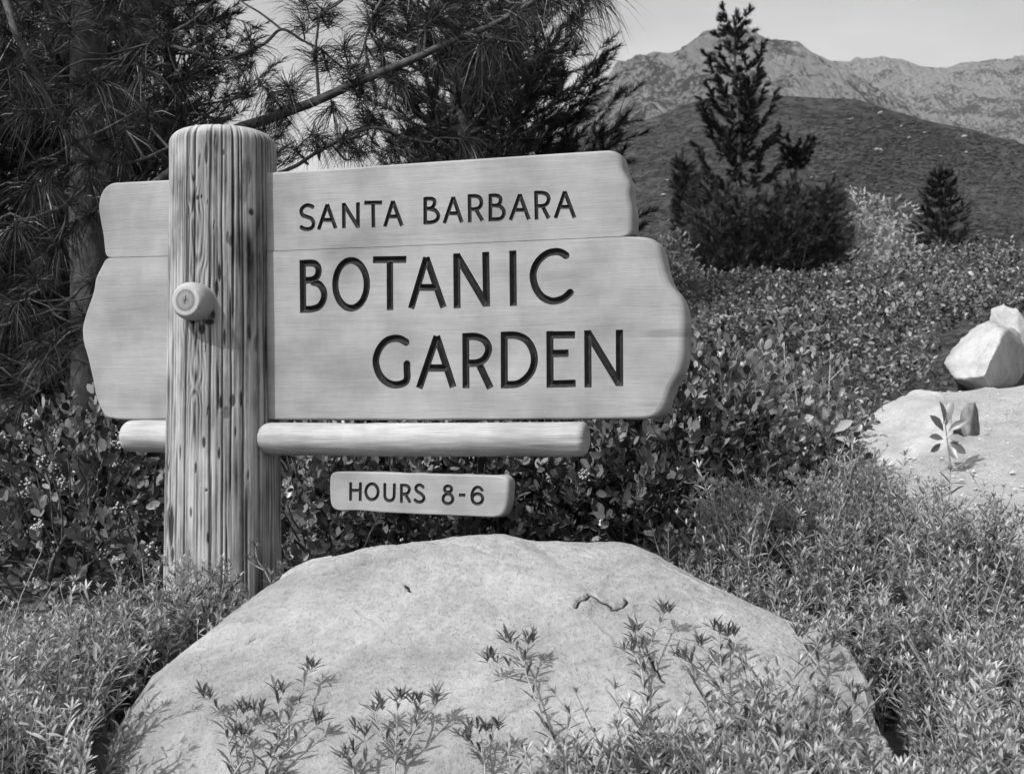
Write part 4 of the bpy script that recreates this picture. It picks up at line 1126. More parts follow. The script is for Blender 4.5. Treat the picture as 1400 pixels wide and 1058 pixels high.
# ------------------------------------------------------------------ fine-leaved herb ground cover
def herb_tpl(seed, h=0.2, nb=5):
    """a sprig: a few stems with whorls of narrow leaves"""
    r = np.random.default_rng(seed); parts = []; lk = r.uniform(.6, 1.15)
    for b in range(nb):
        az = r.uniform(0, 6.3); lean = r.uniform(.1, .65) if b else .1
        hh = h * r.uniform(.6, 1.1)
        e = np.array((math.cos(az) * lean * hh, math.sin(az) * lean * hh, hh)); mid = e * np.array((.35, .35, .55)) 
        P = spline([(0, 0, -.02), mid, e], 7)
        v, f = tube(P, np.linspace(.0026, .0012, 7), 3, False); parts.append((v, f, np.full(len(v), .75)))
        nw = 7
        for k in range(nw):
            t = .2 + .8 * k / (nw - 1); q = P[min(6, int(t * 6))] * (1 - (t * 6) % 1) + P[min(6, int(t * 6) + 1)] * ((t * 6) % 1)
            top = k == nw - 1
            m = 9 if top else 3
            a = r.uniform(0, 6.3) + np.arange(m) * 2 * np.pi / m + r.normal(0, .25, m)
            el = r.uniform(.5, 1.25, m) if top else r.uniform(.25, .95, m)
            d = np.stack([np.cos(a) * np.cos(el), np.sin(a) * np.cos(el), np.sin(el)], 1)
            s = lk * (.034 if top else .050) * r.uniform(.7, 1.3, m) * (1.1 - .3 * t)
            v, f, tn = scatter(LANCE[0], LANCE[1], np.tile(q, (m, 1)), frames(d), s, np.clip(r.normal(.66 if top else .36, .17, m), 0, 1))
            parts.append((v, f, tn))
    return join(parts)

def in_poly(x, y, poly):
    poly = np.asarray(poly); ins = np.zeros(len(x), bool); p2 = np.roll(poly, -1, 0)
    for (ax, ay), (bx, by) in zip(poly, p2):
        ins ^= ((ay > y) != (by > y)) & (x < (bx - ax) * (y - ay) / (by - ay + 1e-15) + ax)
    return ins
# the boulder's footprint, to keep herbs off it
FOOT = np.vstack([BG[::10, 12, :2], BG[::-10, -6, :2]])

def herb_patch(poly, dens, label, seed, hs=(.8, 1.3), fall=0.0):
    r = np.random.default_rng(seed); poly = np.array(poly); lo, hi = poly.min(0), poly.max(0)
    n = int(dens * np.prod(hi - lo)); X = r.uniform(lo[0], hi[0], n); Y = r.uniform(lo[1], hi[1], n)
    clump = .5 + .9 * fbm(np.stack([X, Y], 1) * 3.1, seed, 3)
    ok = in_poly(X, Y, poly) & ~in_poly(X, Y, FOOT) & (r.random(n) < np.clip(clump + .45, .15, 1)) & (np.hypot(X - P0[0], Y - P0[1]) > .2)
    X, Y, clump = X[ok], Y[ok], clump[ok]; n = len(X); parts = []
    z = ground_z(X, Y); which = r.integers(0, len(HERBS), n)
    yaw = r.uniform(0, 6.3, n); tl = r.normal(0, .22, (n, 2))
    d = nrm(np.stack([tl[:, 0], tl[:, 1], np.ones(n)], 1))
    sc = r.uniform(*hs, n) * (.8 + .3 * clump) 
    xa = np.stack([np.cos(yaw), np.sin(yaw), 0 * yaw], 1); y_ = nrm(np.cross(d, xa)); x_ = np.cross(y_, d)
    instancer('ground_cover', np.stack([X, Y, z], 1), np.stack([x_, y_, d], 2), sc, which, HERBS, M_HERB, label=label, cat='ground cover', kind='stuff')
HERBS = [(lambda q: mesh('herb', q[0], q[1], False, {'tone': np.clip(q[2] + .12 * rng.standard_normal(), 0, 1)}))(herb_tpl(100 + k, .2 + .012 * k, 3 + k % 4)) for k in range(12)]
herb_patch([(.93, 2.3), (2.3, 2.3), (1.75, 3.4), (1.74, 4.25), (1.52, 4.8), (1.46, 5.4), (1.42, 6.1), (1.3, 6.2), (1.15, 5.6), (.78, 4.7), (.45, 4.15), (.62, 3.6), (.95, 3.15)], 330, 'fine-leaved herb ground cover on the right side of the boulder', 41, (.65, 1.05))
herb_patch([(1.65, 3.6), (2.2, 3.9), (1.95, 4.9), (1.8, 6.0), (1.9, 6.8), (1.45, 6.6), (1.45, 5.4)], 38, 'thin scattered herbs creeping out over the edge of the path', 44, (.3, .6))
herb_patch([(-.1, 2.15), (.95, 2.1), (.95, 2.36), (.62, 2.55), (.58, 2.85), (.15, 2.64)], 620, 'fine-leaved herb ground cover in front of the boulder', 42, (.65, 1.05))
herb_patch([(-2.4, 2.3), (-.7, 2.3), (-.95, 3.0), (-.85, 3.4), (-.62, 3.75), (-.6, 3.95), (-.85, 4.06), (-1.2, 4.0), (-1.5, 3.75), (-2.4, 3.5)], 360, 'fine-leaved herb ground cover at the lower left around the post foot', 43, (.65, 1.05))

# ------------------------------------------------------------------ pines
def needle_tufts(pos, dirs, n, length, width, spread, droop, r, tone_mu=.5, tone_sd=.25):
    """starbursts of long bent needles; pos, dirs (N,3)"""
    N = len(pos); length = np.broadcast_to(np.asarray(length, dtype=np.float64), (N,))
    az = r.uniform(0, 2 * np.pi, (N, n)); an = np.sqrt(r.random((N, n))) * spread[1] + spread[0]
    fr = frames(dirs)
    d = np.cos(an)[..., None] * fr[:, None, :, 0] + np.sin(an)[..., None] * (np.cos(az)[..., None] * fr[:, None, :, 1] + np.sin(az)[..., None] * fr[:, None, :, 2])
    L_ = (length[:, None] * r.uniform(.65, 1.1, (N, n)))
    back = (r.random((N, n)) * .35 * length[:, None])
    b = (pos[:, None] - dirs[:, None] * back[..., None])
    m = b + d * (L_ * .55)[..., None] + np.array((0, 0, -1.0)) * (droop * L_ * .2)[..., None]
    e = b + d * L_[..., None] + np.array((0, 0, -1.0)) * (droop * L_ * .75)[..., None]
    b, m, e, d = (q.reshape(-1, 3) for q in (b, m, e, d))
    s = nrm(np.cross(d, rand_dirs(len(d), r))) * width
    V = np.stack([b - s * .5, b + s * .5, m - s * .5, m + s * .5, e], 1).reshape(-1, 3)
    o = np.arange(len(b))[:, None] * 5
    Q = o + np.array([[0, 1, 3, 2]]); T = o + np.array([[2, 3, 4]])
    tn = np.clip(r.normal(tone_mu, tone_sd, (N, 1)) * .6 + r.normal(tone_mu, tone_sd, (N, n)) * .4, 0, 1).reshape(-1).repeat(5)
    return V, [T, Q], tn

def brush_shoots(pos, dirs, slen, n, nlen, width, r, tone_mu=.45, tone_sd=.25):
    """bottle-brush shoots: short needles all along a shoot (one triangle each)"""
    N = len(pos); slen = np.broadcast_to(np.asarray(slen, dtype=np.float64), (N,))
    t = r.random((N, n)); az = r.uniform(0, 6.283, (N, n)); an = r.uniform(.35, 1.0, (N, n)) * (1.15 - .6 * t)
    fr = frames(dirs)
    d = np.cos(an)[..., None] * fr[:, None, :, 0] + np.sin(an)[..., None] * (np.cos(az)[..., None] * fr[:, None, :, 1] + np.sin(az)[..., None] * fr[:, None, :, 2])
    b = (pos[:, None] + dirs[:, None] * (t * slen[:, None])[..., None]).reshape(-1, 3); d = d.reshape(-1, 3)
    e = b + d * (nlen * r.uniform(.7, 1.15, len(b)))[:, None]
    s = nrm(np.cross(d, rand_dirs(len(d), r))) * width * .5
    V = np.stack([b - s, b + s, e], 1).reshape(-1, 3); T = np.arange(len(V)).reshape(-1, 3)
    tn = np.clip((r.normal(tone_mu, tone_sd, (N, 1)) * .6 + r.normal(tone_mu, tone_sd, (N, n)) * .4), 0, 1).reshape(-1).repeat(3)
    return V, [T], tn

def pine(name, base, height, label, seed, blen, whorl=.5, h0=.12, nb=5, nlen=.10, nw=.004, nper=46, slen=.22, space=.16, r0=.12, mat=None, elev=(.1, .9), group=None, top_shoot=True, sector=None, nbr=None, t0=.25, fat=1.0):
    """a pine: tapered trunk, whorled branches, each with upturned needle shoots"""
    r = np.random.default_rng(seed); base = np.asarray(base, dtype=np.float64)
    root = empty(name, tuple(base), label, 'tree', group)
    n = 16; tz = np.linspace(0, height, n)
    wob = np.stack([.02 * height * fbm(np.stack([tz * .5, tz * 0], 1), seed, 2) * (tz / height), .01 * height * fbm(np.stack([tz * .5, tz * 0 + 5], 1), seed + 1, 2), tz], 1)
    V, Fg = tube(wob, r0 * (1 - tz / height) ** .8 + .012, 12); obj('trunk', mesh('trunk', V, Fg, True), M_BARK, root)
    pos, dirs, lens = [], [], []
    z = height * h0
    while z < height * .985:
        f = z / height; c = np.array([np.interp(z, tz, wob[:, k]) for k in (0, 1)] + [z])
        k = nb + r.integers(-1, 2); a0 = r.uniform(0, 6.28)
        for b in range(k):
            az = a0 + b * 6.283 / k + r.normal(0, .25)
            if sector is not None and abs(((az - sector[0] + np.pi) % (2 * np.pi)) - np.pi) > sector[1]: continue
            L_ = blen(f) * r.uniform(.7, 1.15)
            if L_ < .08: continue
            el = elev[0] + (elev[1] - elev[0]) * f + r.normal(0, .1)
            out = np.array((math.cos(az), math.sin(az), 0))
            P = spline([c, c + out * L_ * .4 + np.array((0, 0, L_ * .4 * math.tan(el) * .6)), c + out * L_ * .8 + np.array((0, 0, L_ * .8 * math.tan(el) * .8)), c + out * L_ + np.array((0, 0, L_ * math.tan(el) * 1.0 + .12 * L_))], 9)
            v, fc = tube(P, np.linspace(max(.012, r0 * .22 * (1 - f * .6)), .004, 9), 5, False)
            obj('branch', mesh('branch', v, fc, True), M_BRANCH, root)
            m = max(3, int(L_ / space)); t = np.linspace(t0, 1, m)
            q = np.stack([np.interp(t * 8, np.arange(9), P[:, j]) for j in range(3)], 1)
            side = np.array((-out[1], out[0], 0))
            for i in range(m):
                for sg in ((-1, 1) if i < m - 1 else (0,)):
                    d = nrm(out * .75 + side * sg * r.uniform(.3, .95) + np.array((0, 0, r.uniform(.15, .9))))
                    ln = slen * r.uniform(.6, 1.3) * (1 + .6 * (1 - t[i]) * min(1, L_))
                    pos.append(q[i]); dirs.append(d); lens.append(ln)
                    if ln > slen * .9 and r.random() < .6:
                        d2 = nrm(d + .8 * r.standard_normal(3) + np.array((0, 0, .4))); pos.append(q[i] + d * ln * .5); dirs.append(d2); lens.append(ln * .7)
        z += whorl * (1 - .45 * f) * r.uniform(.8, 1.2)
    if top_shoot:
        for k in range(4): pos.append(np.array((wob[-1][0], wob[-1][1], height - .25 * k * whorl))); dirs.append(nrm(np.array((0, 0, 1)) + .15 * r.standard_normal(3))); lens.append(slen * 1.5)
    pos, dirs, lens = np.array(pos), np.array(dirs), np.array(lens)
    V, Fg, tn = brush_shoots(pos, dirs, lens, nper, nlen, nw, r)
    obj('crown', mesh('crown', V, Fg, False, {'tone': tn}), mat or M_NEEDLE, root, kind='stuff')
    return root

# pine standing alone on the ridge, in front of the peak
def ridge_point(u, Y): return np.array(((u - 700) / F * Y, Y, float(ground_z((u - 700) / F * Y, Y))))
def tall(u, v_top, Y):
    b = ridge_point(u, Y); return b, CAMZ - (v_top - HOR) / F * Y - b[2]
b, h = tall(1010, 32, 34)
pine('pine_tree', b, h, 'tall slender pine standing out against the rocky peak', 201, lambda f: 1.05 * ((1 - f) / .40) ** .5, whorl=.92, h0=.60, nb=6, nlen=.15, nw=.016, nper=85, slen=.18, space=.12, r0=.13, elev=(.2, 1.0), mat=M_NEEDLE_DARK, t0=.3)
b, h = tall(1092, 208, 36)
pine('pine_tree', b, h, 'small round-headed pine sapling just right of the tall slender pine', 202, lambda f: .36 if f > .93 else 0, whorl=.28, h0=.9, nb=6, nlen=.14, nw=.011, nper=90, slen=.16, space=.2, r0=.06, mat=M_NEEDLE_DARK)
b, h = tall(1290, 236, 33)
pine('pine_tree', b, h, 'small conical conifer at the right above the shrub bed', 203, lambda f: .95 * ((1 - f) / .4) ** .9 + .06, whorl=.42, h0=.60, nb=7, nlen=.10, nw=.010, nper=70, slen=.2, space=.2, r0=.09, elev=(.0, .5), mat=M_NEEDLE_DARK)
# bushy young pines at the slender pine's foot
bush = [(978, 272, 30, .8, 'bushy young pine crowding the left foot of the tall slender pine'), (1045, 286, 31, .7, 'bushy young pine directly right of the slender trunk'), (1085, 262, 31.5, .6, 'bushy young pine below the round-headed sapling'),
        (1128, 270, 30, .6, 'bushy young pine at the right end of the dark clump'), (936, 222, 33, .26, 'thin leaning pine at the left end of the dark clump'), (1012, 308, 28, .8, 'low dense young pine in front of the slender pine'), (1070, 310, 28, .8, 'low dense young pine at the front middle of the dark clump'),
        (1118, 315, 28.5, .7, 'low dense young pine at the front right of the dark clump'), (975, 315, 28, .7, 'low dense young pine at the front left of the dark clump')]
for k, (u, v, Y, bl, lab) in enumerate(bush):
    b, h = tall(u, v, Y)
    pine('young_pine', b, h, lab, 210 + k, (lambda bl: lambda f: bl * (1 - f) ** .35 * 1.25 * (1.0 if f < .97 else .6))(bl), whorl=.42, h0=.55, nb=6, nlen=.15, nw=.013, nper=80, slen=.26, space=.24, r0=.06, elev=(.4, 1.0), mat=M_YOUNG, group='young pines in the clump on the ridge', t0=.3)

def leafy_bush(name, u, v_top, Y, wpx, label, seed, mat, n=700, leaf=.09, cat='bush', open_=.5):
    r = np.random.default_rng(seed); b, h = tall(u, v_top, Y); w_ = wpx / F * Y
    root = empty(name, tuple(b), label, cat)
    parts = []; pos = []; dirs = []
    for k in range(26):
        az = r.uniform(0, 6.28); rr = w_ * .5 * math.sqrt(r.random()); zz = h * r.uniform(.55, 1.0) * (1 - .45 * (rr / (w_ * .5)) ** 2)
        e = np.array((math.cos(az) * rr, math.sin(az) * rr, zz)); P = spline([(0, 0, 0), e * np.array((.25, .25, .45)), e * np.array((.75, .75, .8)), e], 8)
        v, f = tube(P, np.linspace(.03, .006, 8), 5, False); parts.append((v, f, np.zeros(len(v))))
        m = n // 26
        t = .35 + .65 * r.random(m) ** .7; q = np.stack([np.interp(t * 7, np.arange(8), P[:, j]) for j in range(3)], 1) + .16 * r.standard_normal((m, 3)) * w_ / 2.2
        pos.append(q); dirs.append(nrm(rand_dirs(m, r) + np.array((0, 0, .4))))
    V, Fg, tn = join(parts); obj('stem', mesh('stem', V, Fg, True), M_BRANCH, root)
    pos, dirs = np.concatenate(pos), np.concatenate(dirs)
    V, Fg, tn = brush_shoots(pos, dirs, leaf * 2.2, 12, leaf, leaf * .4, r, .55, .25)
    obj('foliage', mesh('foliage', V, Fg, False, {'tone': tn}), mat, root, kind='stuff')
leafy_bush('bush', 1200, 222, 31, 150, 'pale feathery bush between the dark clump and the conical conifer', 301, M_PALE, 2600, .085)
leafy_bush('bush', 1160, 300, 27, 80, 'small dull bush in front of the pale feathery bush', 302, M_BED, 600, .08)
leafy_bush('bush', 1240, 305, 26, 90, 'light bush at the foot of the conical conifer', 303, M_PALE, 600, .08)
leafy_bush('bush', 930, 305, 24, 70, 'scrubby bush just right of the upper plank end', 304, M_BED, 600, .07)
leafy_bush('bush', 1345, 290, 30, 110, 'dark bush right of the conical conifer', 305, M_MANZ, 900, .08)
leafy_bush('bush', 1400, 285, 32, 110, 'dark bush at the right edge of the photograph above the slope', 306, M_MANZ, 800, .08)
leafy_bush('bush', 1310, 318, 25, 90, 'low dull bush on the slope below the conical conifer', 307, M_BED, 600, .08)

# dark pine behind the sign's middle
b = np.array((-.55, 13.5, float(ground_z(-.55, 13.5))))
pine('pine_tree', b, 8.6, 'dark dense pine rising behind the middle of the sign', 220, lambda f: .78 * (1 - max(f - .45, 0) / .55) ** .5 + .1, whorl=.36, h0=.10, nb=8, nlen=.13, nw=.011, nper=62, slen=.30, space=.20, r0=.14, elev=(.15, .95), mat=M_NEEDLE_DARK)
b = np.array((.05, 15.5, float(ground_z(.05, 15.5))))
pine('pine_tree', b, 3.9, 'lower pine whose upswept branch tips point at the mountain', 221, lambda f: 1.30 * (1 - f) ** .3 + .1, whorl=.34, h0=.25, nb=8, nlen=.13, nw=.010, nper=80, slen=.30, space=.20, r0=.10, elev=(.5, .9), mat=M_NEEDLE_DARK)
# shadowed pines closing the view at the left
left = [(-4.6, 13.0, 9, 1.7, 'dark pine filling the background left of the post'), (-7.0, 15.0, 11, 2.6, 'dark pine at the far left edge behind the near trunk'), (-4.3, 16.0, 7.0, 1.5, 'dark pine behind and left of the top of the log post'),
        (-5.6, 10.5, 5.5, 2.0, 'low shadowy pine at the left edge beside the near trunk'), (-3.7, 11.0, 3.6, 1.8, 'low shadowy pine behind the left end of the sign')]
for k, (x, y, h, bl, lab) in enumerate(left):
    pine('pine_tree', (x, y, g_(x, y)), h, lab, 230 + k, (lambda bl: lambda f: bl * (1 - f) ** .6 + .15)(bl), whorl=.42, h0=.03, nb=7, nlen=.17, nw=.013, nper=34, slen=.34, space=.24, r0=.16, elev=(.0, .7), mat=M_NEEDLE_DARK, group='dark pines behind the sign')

# the near long-needled pine: trunk at the left, limbs reaching over the sign
def near_pine():
    r = np.random.default_rng(77); Y0 = 9.0
    tb = px(122, 565, Y0); gz = g_(tb[0], tb[1])
    root = empty('pine_tree', (tb[0], tb[1], gz), 'near pine with grey trunk and long needles reaching over the sign', 'tree')
    o = np.array((tb[0], tb[1], gz))
    P = spline([px(128, 640, Y0), px(124, 400, Y0), px(121, 200, Y0), px(122, 0, Y0), px(135, -250, Y0), px(150, -500, Y0)], 60)
    P[0, 2] = gz - .1
    V, Fg = tube(P - o, np.linspace(.15, .10, 60), 24); V[:, :2] += .012 * fbm(V * np.array((9, 9, 3)), 5, 4)[:, None]
    obj('trunk', mesh('trunk', V, Fg, True), M_BARK, root)
    limbs = [
        ([(135, -250, 9.0), (60, -180, 7.6), (0, -70, 6.5), (14, 22, 6.2), (36, 75, 6.2), (72, 146, 6.3), (104, 194, 6.4), (133, 215, 6.5), (180, 222, 6.6), (232, 203, 6.7)], .022, .008),
        ([(104, 194, 6.4), (140, 180, 6.4), (170, 163, 6.4), (190, 150, 6.4)], .009, .004),
        ([(104, 194, 6.4), (80, 210, 6.3), (52, 219, 6.3)], .008, .004),
        ([(124, 300, 9.0), (200, 260, 8.4), (300, 190, 7.6), (380, 156, 7.3), (436, 136, 7.2), (508, 104, 7.1), (580, 75, 7.0), (644, 47, 7.0), (700, 20, 7.0), (760, -12, 7.0), (810, -30, 7.0)], .036, .010),
        ([(122, 0, 9.0), (180, 40, 8.0), (266, 72, 7.4), (309, 81, 7.3), (359, 61, 7.2), (385, 40, 7.2), (415, 55, 7.2), (440, 68, 7.2)], .014, .006),
        ([(385, 40, 7.2), (355, 18, 7.2), (327, 0, 7.2), (300, -30, 7.3)], .007, .004),
        ([(300, 190, 7.6), (350, 240, 7.4), (400, 230, 7.3), (436, 208, 7.3), (504, 176, 7.2), (560, 190, 7.1), (590, 195, 7.1)], .014, .006),
        ([(122, 100, 9.0), (150, 90, 8.0), (200, 60, 7.2), (260, 30, 7.0), (310, -20, 7.0)], .016, .006),
        ([(123, 250, 9.0), (90, 280, 7.6), (40, 300, 6.4), (18, 312, 6.0)], .014, .005),
        ([(124, 380, 9.0), (80, 420, 7.8), (20, 440, 6.8), (-20, 450, 6.5)], .014, .005),
        ([(124, 460, 9.0), (70, 490, 8.0), (50, 540, 7.4)], .012, .005),
        ([(508, 104, 7.1), (500, 60, 7.1), (510, 20, 7.1)], .010, .005),
        ([(436, 136, 7.2), (432, 70, 7.2), (438, 20, 7.2)], .010, .005),
        ([(644, 47, 7.0), (690, 55, 6.9), (720, 60, 6.9)], .008, .004),
        ([(580, 75, 7.0), (585, 30, 7.0), (600, 0, 7.0)], .009, .004),
    ]
    paths = []
    for pts, r0, r1 in limbs:
        Q = spline([px(*p) for p in pts], 10 * len(pts)); Q += .012 * np.stack([fbm(Q * 3 + k, 3 + k, 2) for k in (1, 2, 3)], 1)
        paths.append(Q); v, f = tube(Q - o, np.linspace(r0, r1, len(Q)), 8); obj('branch', mesh('branch', v, f, True), M_BRANCH, root)
    allp = np.vstack(paths)
    T = [(20, 312, 6.0, 0, -1), (145, 110, 6.4, 1, -.3), (60, 60, 6.3, -.5, 1), (230, 42, 6.9, .3, 1), (200, 95, 6.8, .5, -.4), (95, 30, 6.6, 0, 1), (175, 20, 7, 0, 1), (270, 25, 7, .4, 1), (250, 120, 7, .6, -.6), (215, 160, 6.8, .8, -.3),
         (150, 188, 6.5, .5, .6), (60, 228, 6.3, -.6, -.6), (90, 150, 6.4, .6, .6), (28, 150, 6.2, -.8, .2), (12, 425, 6.7, -.3, -.6), (60, 500, 7.5, .1, -.6), (30, 550, 7.3, -.3, -.2), (375, 140, 7.2, .4, -.7), (330, 122, 7.3, -.2, .6), (392, 112, 7.2, .2, .8),
         (432, 68, 7.2, 0, .8), (412, 30, 7.2, -.2, 1), (440, 12, 7.2, .1, 1), (505, 30, 7.1, 0, 1), (470, 62, 7.1, -.3, .9), (520, 62, 7.1, .2, .8), (560, 30, 7.0, .2, 1), (600, 10, 7.0, .2, 1), (660, 62, 6.9, .3, -.8), (695, 42, 6.9, .5, -.3), (712, 18, 6.9, .7, .3),
         (742, 0, 7.0, .6, .3), (790, -8, 7.0, .9, -.1), (825, -14, 7.0, 1, -.1), (640, 0, 7.0, .2, .9), (575, 185, 7.1, .8, -.2), (540, 205, 7.1, .3, -.7), (400, 200, 7.3, -.2, .7), (432, 192, 7.3, 0, .8), (470, 190, 7.2, .2, .6), (350, 178, 7.3, -.3, .4),
         (455, 155, 7.2, .1, -.9), (492, 122, 7.1, .1, .9), (540, 110, 7.1, .2, -.9), (600, 85, 7.0, .2, -.9), (625, 40, 7.0, .1, .9), (480, 90, 7.1, -.1, .9), (0, 40, 6.2, -.9, .3), (35, 95, 6.2, .8, .2)]
    pos, dirs = [], []
    for (u, v, Y, du, dv) in T:
        p = px(u, v, Y); pos.append(p); dirs.append((du + r.normal(0, .2), r.normal(-.35, .35), dv + r.normal(0, .2)))
        for k in range(1):
            pos.append(p + np.array((r.normal(0, .16), r.normal(.15, .2), r.normal(0, .12)))); dirs.append((du + r.normal(0, .6), r.normal(-.1, .5), dv + r.normal(0, .6)))
    for k in range(120):                                     # the shadowed inside of the crown at left
        u, v, Y = r.uniform(-140, 330), r.uniform(-160, 590), r.uniform(7.2, 10.5)
        if u > 220 and v > -20: u -= 160
        pos.append(px(u, v, Y)); dirs.append((r.normal(0, .7), r.normal(-.3, .5), r.normal(.1, .7)))
    for k in range(420):                                     # unseen crown above and left of the frame, added to shade the pines
        pos.append(np.array((r.uniform(-6.8, -2.4), r.uniform(5.6, 9.6), r.uniform(3.9, 6.2)))); dirs.append((r.normal(0, .7), r.normal(-.1, .6), r.normal(.3, .6)))
    for k in range(30):
        u, v, Y = r.uniform(480, 800), r.uniform(-180, 40), r.uniform(6.9, 7.8)
        pos.append(px(u, v, Y)); dirs.append((r.normal(0, .6), r.normal(-.2, .5), r.normal(.4, .5)))
    pos = np.array(pos); dirs = nrm(dirs)
    tw = []
    for p, d in zip(pos, dirs):
        j = np.argmin(((allp - p) ** 2).sum(1)); a = allp[j]
        if np.linalg.norm(a - p) > .9: a = p - d * .5 + np.array((0, .1, 0))
        v, f = tube(spline([a - o, (a + p) / 2 - d * .08 - o, p - o], 6), np.linspace(.0075, .0045, 6), 5, False); tw.append((v, f, np.zeros(len(v))))
    V, Fg, tn = join(tw); obj('twigs', mesh('twigs', V, Fg, True), M_BRANCH, root, kind='stuff')
    V, Fg, tn = needle_tufts(pos - o, dirs, 105, r.uniform(.19, .30, len(pos)), .0034, (.15, 1.35), .6, r, .42, .32)
    obj('needles', mesh('needles', V, Fg, False, {'tone': tn}), M_NEEDLE, root, kind='stuff')
near_pine()

# ------------------------------------------------------------------ single sprigs standing out of the ground cover
LANCE_LEAF = leaf_mesh('leaf', LANCE, M_HERB, .03)
SPEAR_LEAF = leaf_mesh('leaf', SPEAR, M_PALE)
RU = 700 + F * BG[..., 0] / BG[..., 1]; RV = HOR - F * (BG[..., 2] - CAMZ) / BG[..., 1]
def rock_depth(u, v):
    sub = BG[:, 24:240]; d = (RU[:, 24:240] - u) ** 2 + (RV[:, 24:240] - v) ** 2
    return float(sub.reshape(-1, 3)[np.argmin(d)][1])
def sprig(stems, label, seed, leaf=.048, whorls=5, cat='herb', rock=False):
    """stems: list of polylines [(u,v,Y),...] from foot to tip; leaves in whorls, a rosette at each tip"""
    r = np.random.default_rng(seed)
    if rock:                                                  # just in front of the boulder's face
        top = min(p[1] for st in stems for p in st); low = max(p[1] for st in stems for p in st)
        stems = [[(u, v, rock_depth(u, v) - .03 - .06 * (low - v) / max(low - top, 1)) for u, v, _ in st] for st in stems]
    foot = px(*stems[0][0]); root = empty('herb_sprig', tuple(foot), label, cat, 'sprigs standing before the boulder and post')
    u, v, Y = stems[0][0]; gz = float(ground_z(foot[0], Y)); vg = HOR + (CAMZ - gz) / Y * F
    if rock: stems[0] = [(u + 4, min(vg, v + 90), Y - .03)] + list(stems[0])
    for st in stems:
        P = spline([px(*p) for p in st], 14) if len(st) > 2 else np.linspace(px(*st[0]), px(*st[1]), 14)
        v, f = tube(P - foot, np.linspace(.0030, .0014, 14), 6); obj('stem', mesh('stem', v, f, True), M_STEM, root)
        ln = np.linalg.norm(P[-1] - P[0]); nw = max(2, int(ln / .028))
        tdir = nrm((P[-1] - P[-4])[None])[0]
        def put(q, d, s, up=None):
            rot = frames(d[None], None if up is None else up[None])[0]
            o = bpy.data.objects.new('leaf', LANCE_LEAF); COL.objects.link(o); o.parent = root; o.matrix_local = mat4(q - foot, rot, s)
        for k in range(nw):
            t = (k + .4) / nw; q = np.array([np.interp(t * 13, np.arange(14), P[:, j]) for j in range(3)])
            for a in (k * 1.57 + r.normal(0, .3), k * 1.57 + np.pi + r.normal(0, .3)):
                d = np.array((math.cos(a), math.sin(a) * .8, r.uniform(.15, .9))) + tdir * .3
                put(q, nrm(d[None])[0], leaf * r.uniform(.7, 1.25) * (1 - .25 * t))
        for c in range(3):                                    # a small candelabrum of narrow leaflets
            az = r.uniform(0, 6.3); off = np.array((math.cos(az), math.sin(az) * .6, r.uniform(-.3, .6))) * (.0 if c == 0 else .017)
            ax = nrm((tdir + off * 22 + np.array((0, 0, .5)))[None])[0]
            for a in np.arange(7) * .9 + r.uniform(0, 1):
                el = r.uniform(.05, 1.2); d = np.array((math.cos(a) * math.cos(el), math.sin(a) * math.cos(el), math.sin(el)))
                put(P[-1] + off - tdir * r.uniform(0, .016), nrm((d + ax * .3)[None])[0], leaf * r.uniform(.45, .95))
sprig([[(364, 1062, 2.72), (385, 1010, 2.74), (408, 962, 2.76), (421, 914, 2.78)], [(366, 1050, 2.72), (382, 1000, 2.73), (378, 943, 2.75)], [(385, 1010, 2.74), (362, 990, 2.73), (346, 969, 2.72)], [(364, 1060, 2.72), (400, 1020, 2.77), (440, 985, 2.82)]], 'branched herb sprig at the boulder\'s lower left, second from left', 401, rock=True)
sprig([[(318, 1062, 2.70), (312, 1020, 2.71), (305, 985, 2.72), (286, 953, 2.72)], [(313, 1015, 2.71), (325, 990, 2.71), (322, 972, 2.7)], [(318, 1062, 2.7), (335, 1030, 2.7), (330, 1005, 2.7)]], 'leftmost herb sprig against the pale boulder face', 402, rock=True)
sprig([[(540, 1062, 2.6), (541, 1020, 2.62), (543, 985, 2.63), (542, 955, 2.64)], [(540, 1040, 2.6), (566, 1000, 2.63), (600, 957, 2.66)], [(541, 1030, 2.61), (520, 1000, 2.62), (511, 968, 2.63)], [(566, 1000, 2.63), (572, 975, 2.64), (573, 955, 2.65)]], 'bushy herb sprig at the bottom centre left of the boulder', 403, rock=True)
sprig([[(485, 1066, 2.58), (480, 1045, 2.58), (472, 1030, 2.58)], [(485, 1066, 2.58), (500, 1040, 2.59), (497, 1000, 2.6)]], 'short herb sprig left of the bushy one at bottom centre', 404, rock=True)
sprig([[(664, 1064, 2.56), (658, 1030, 2.58), (634, 1009, 2.6)], [(660, 1040, 2.57), (657, 1010, 2.58), (652, 994, 2.6)], [(662, 1050, 2.56), (672, 1015, 2.58), (672, 994, 2.6)]], 'small three-tipped herb sprig at the bottom centre', 405, rock=True)
sprig([[(762, 1030, 2.62), (745, 990, 2.66), (728, 945, 2.7), (717, 910, 2.72), (723, 876, 2.74)], [(717, 910, 2.72), (706, 890, 2.72), (696, 875, 2.72)], [(718, 915, 2.72), (695, 912, 2.71), (674, 902, 2.7)]], 'tall thin forked herb sprig rising alone in the middle of the boulder', 406, rock=True)
sprig([[(884, 985, 2.64), (880, 930, 2.67), (890, 880, 2.7), (909, 836, 2.74)], [(880, 935, 2.67), (874, 905, 2.68), (862, 886, 2.68)], [(884, 905, 2.68), (874, 880, 2.69), (866, 858, 2.7)]], 'tallest herb sprig in front of the boulder crack', 407, rock=True)
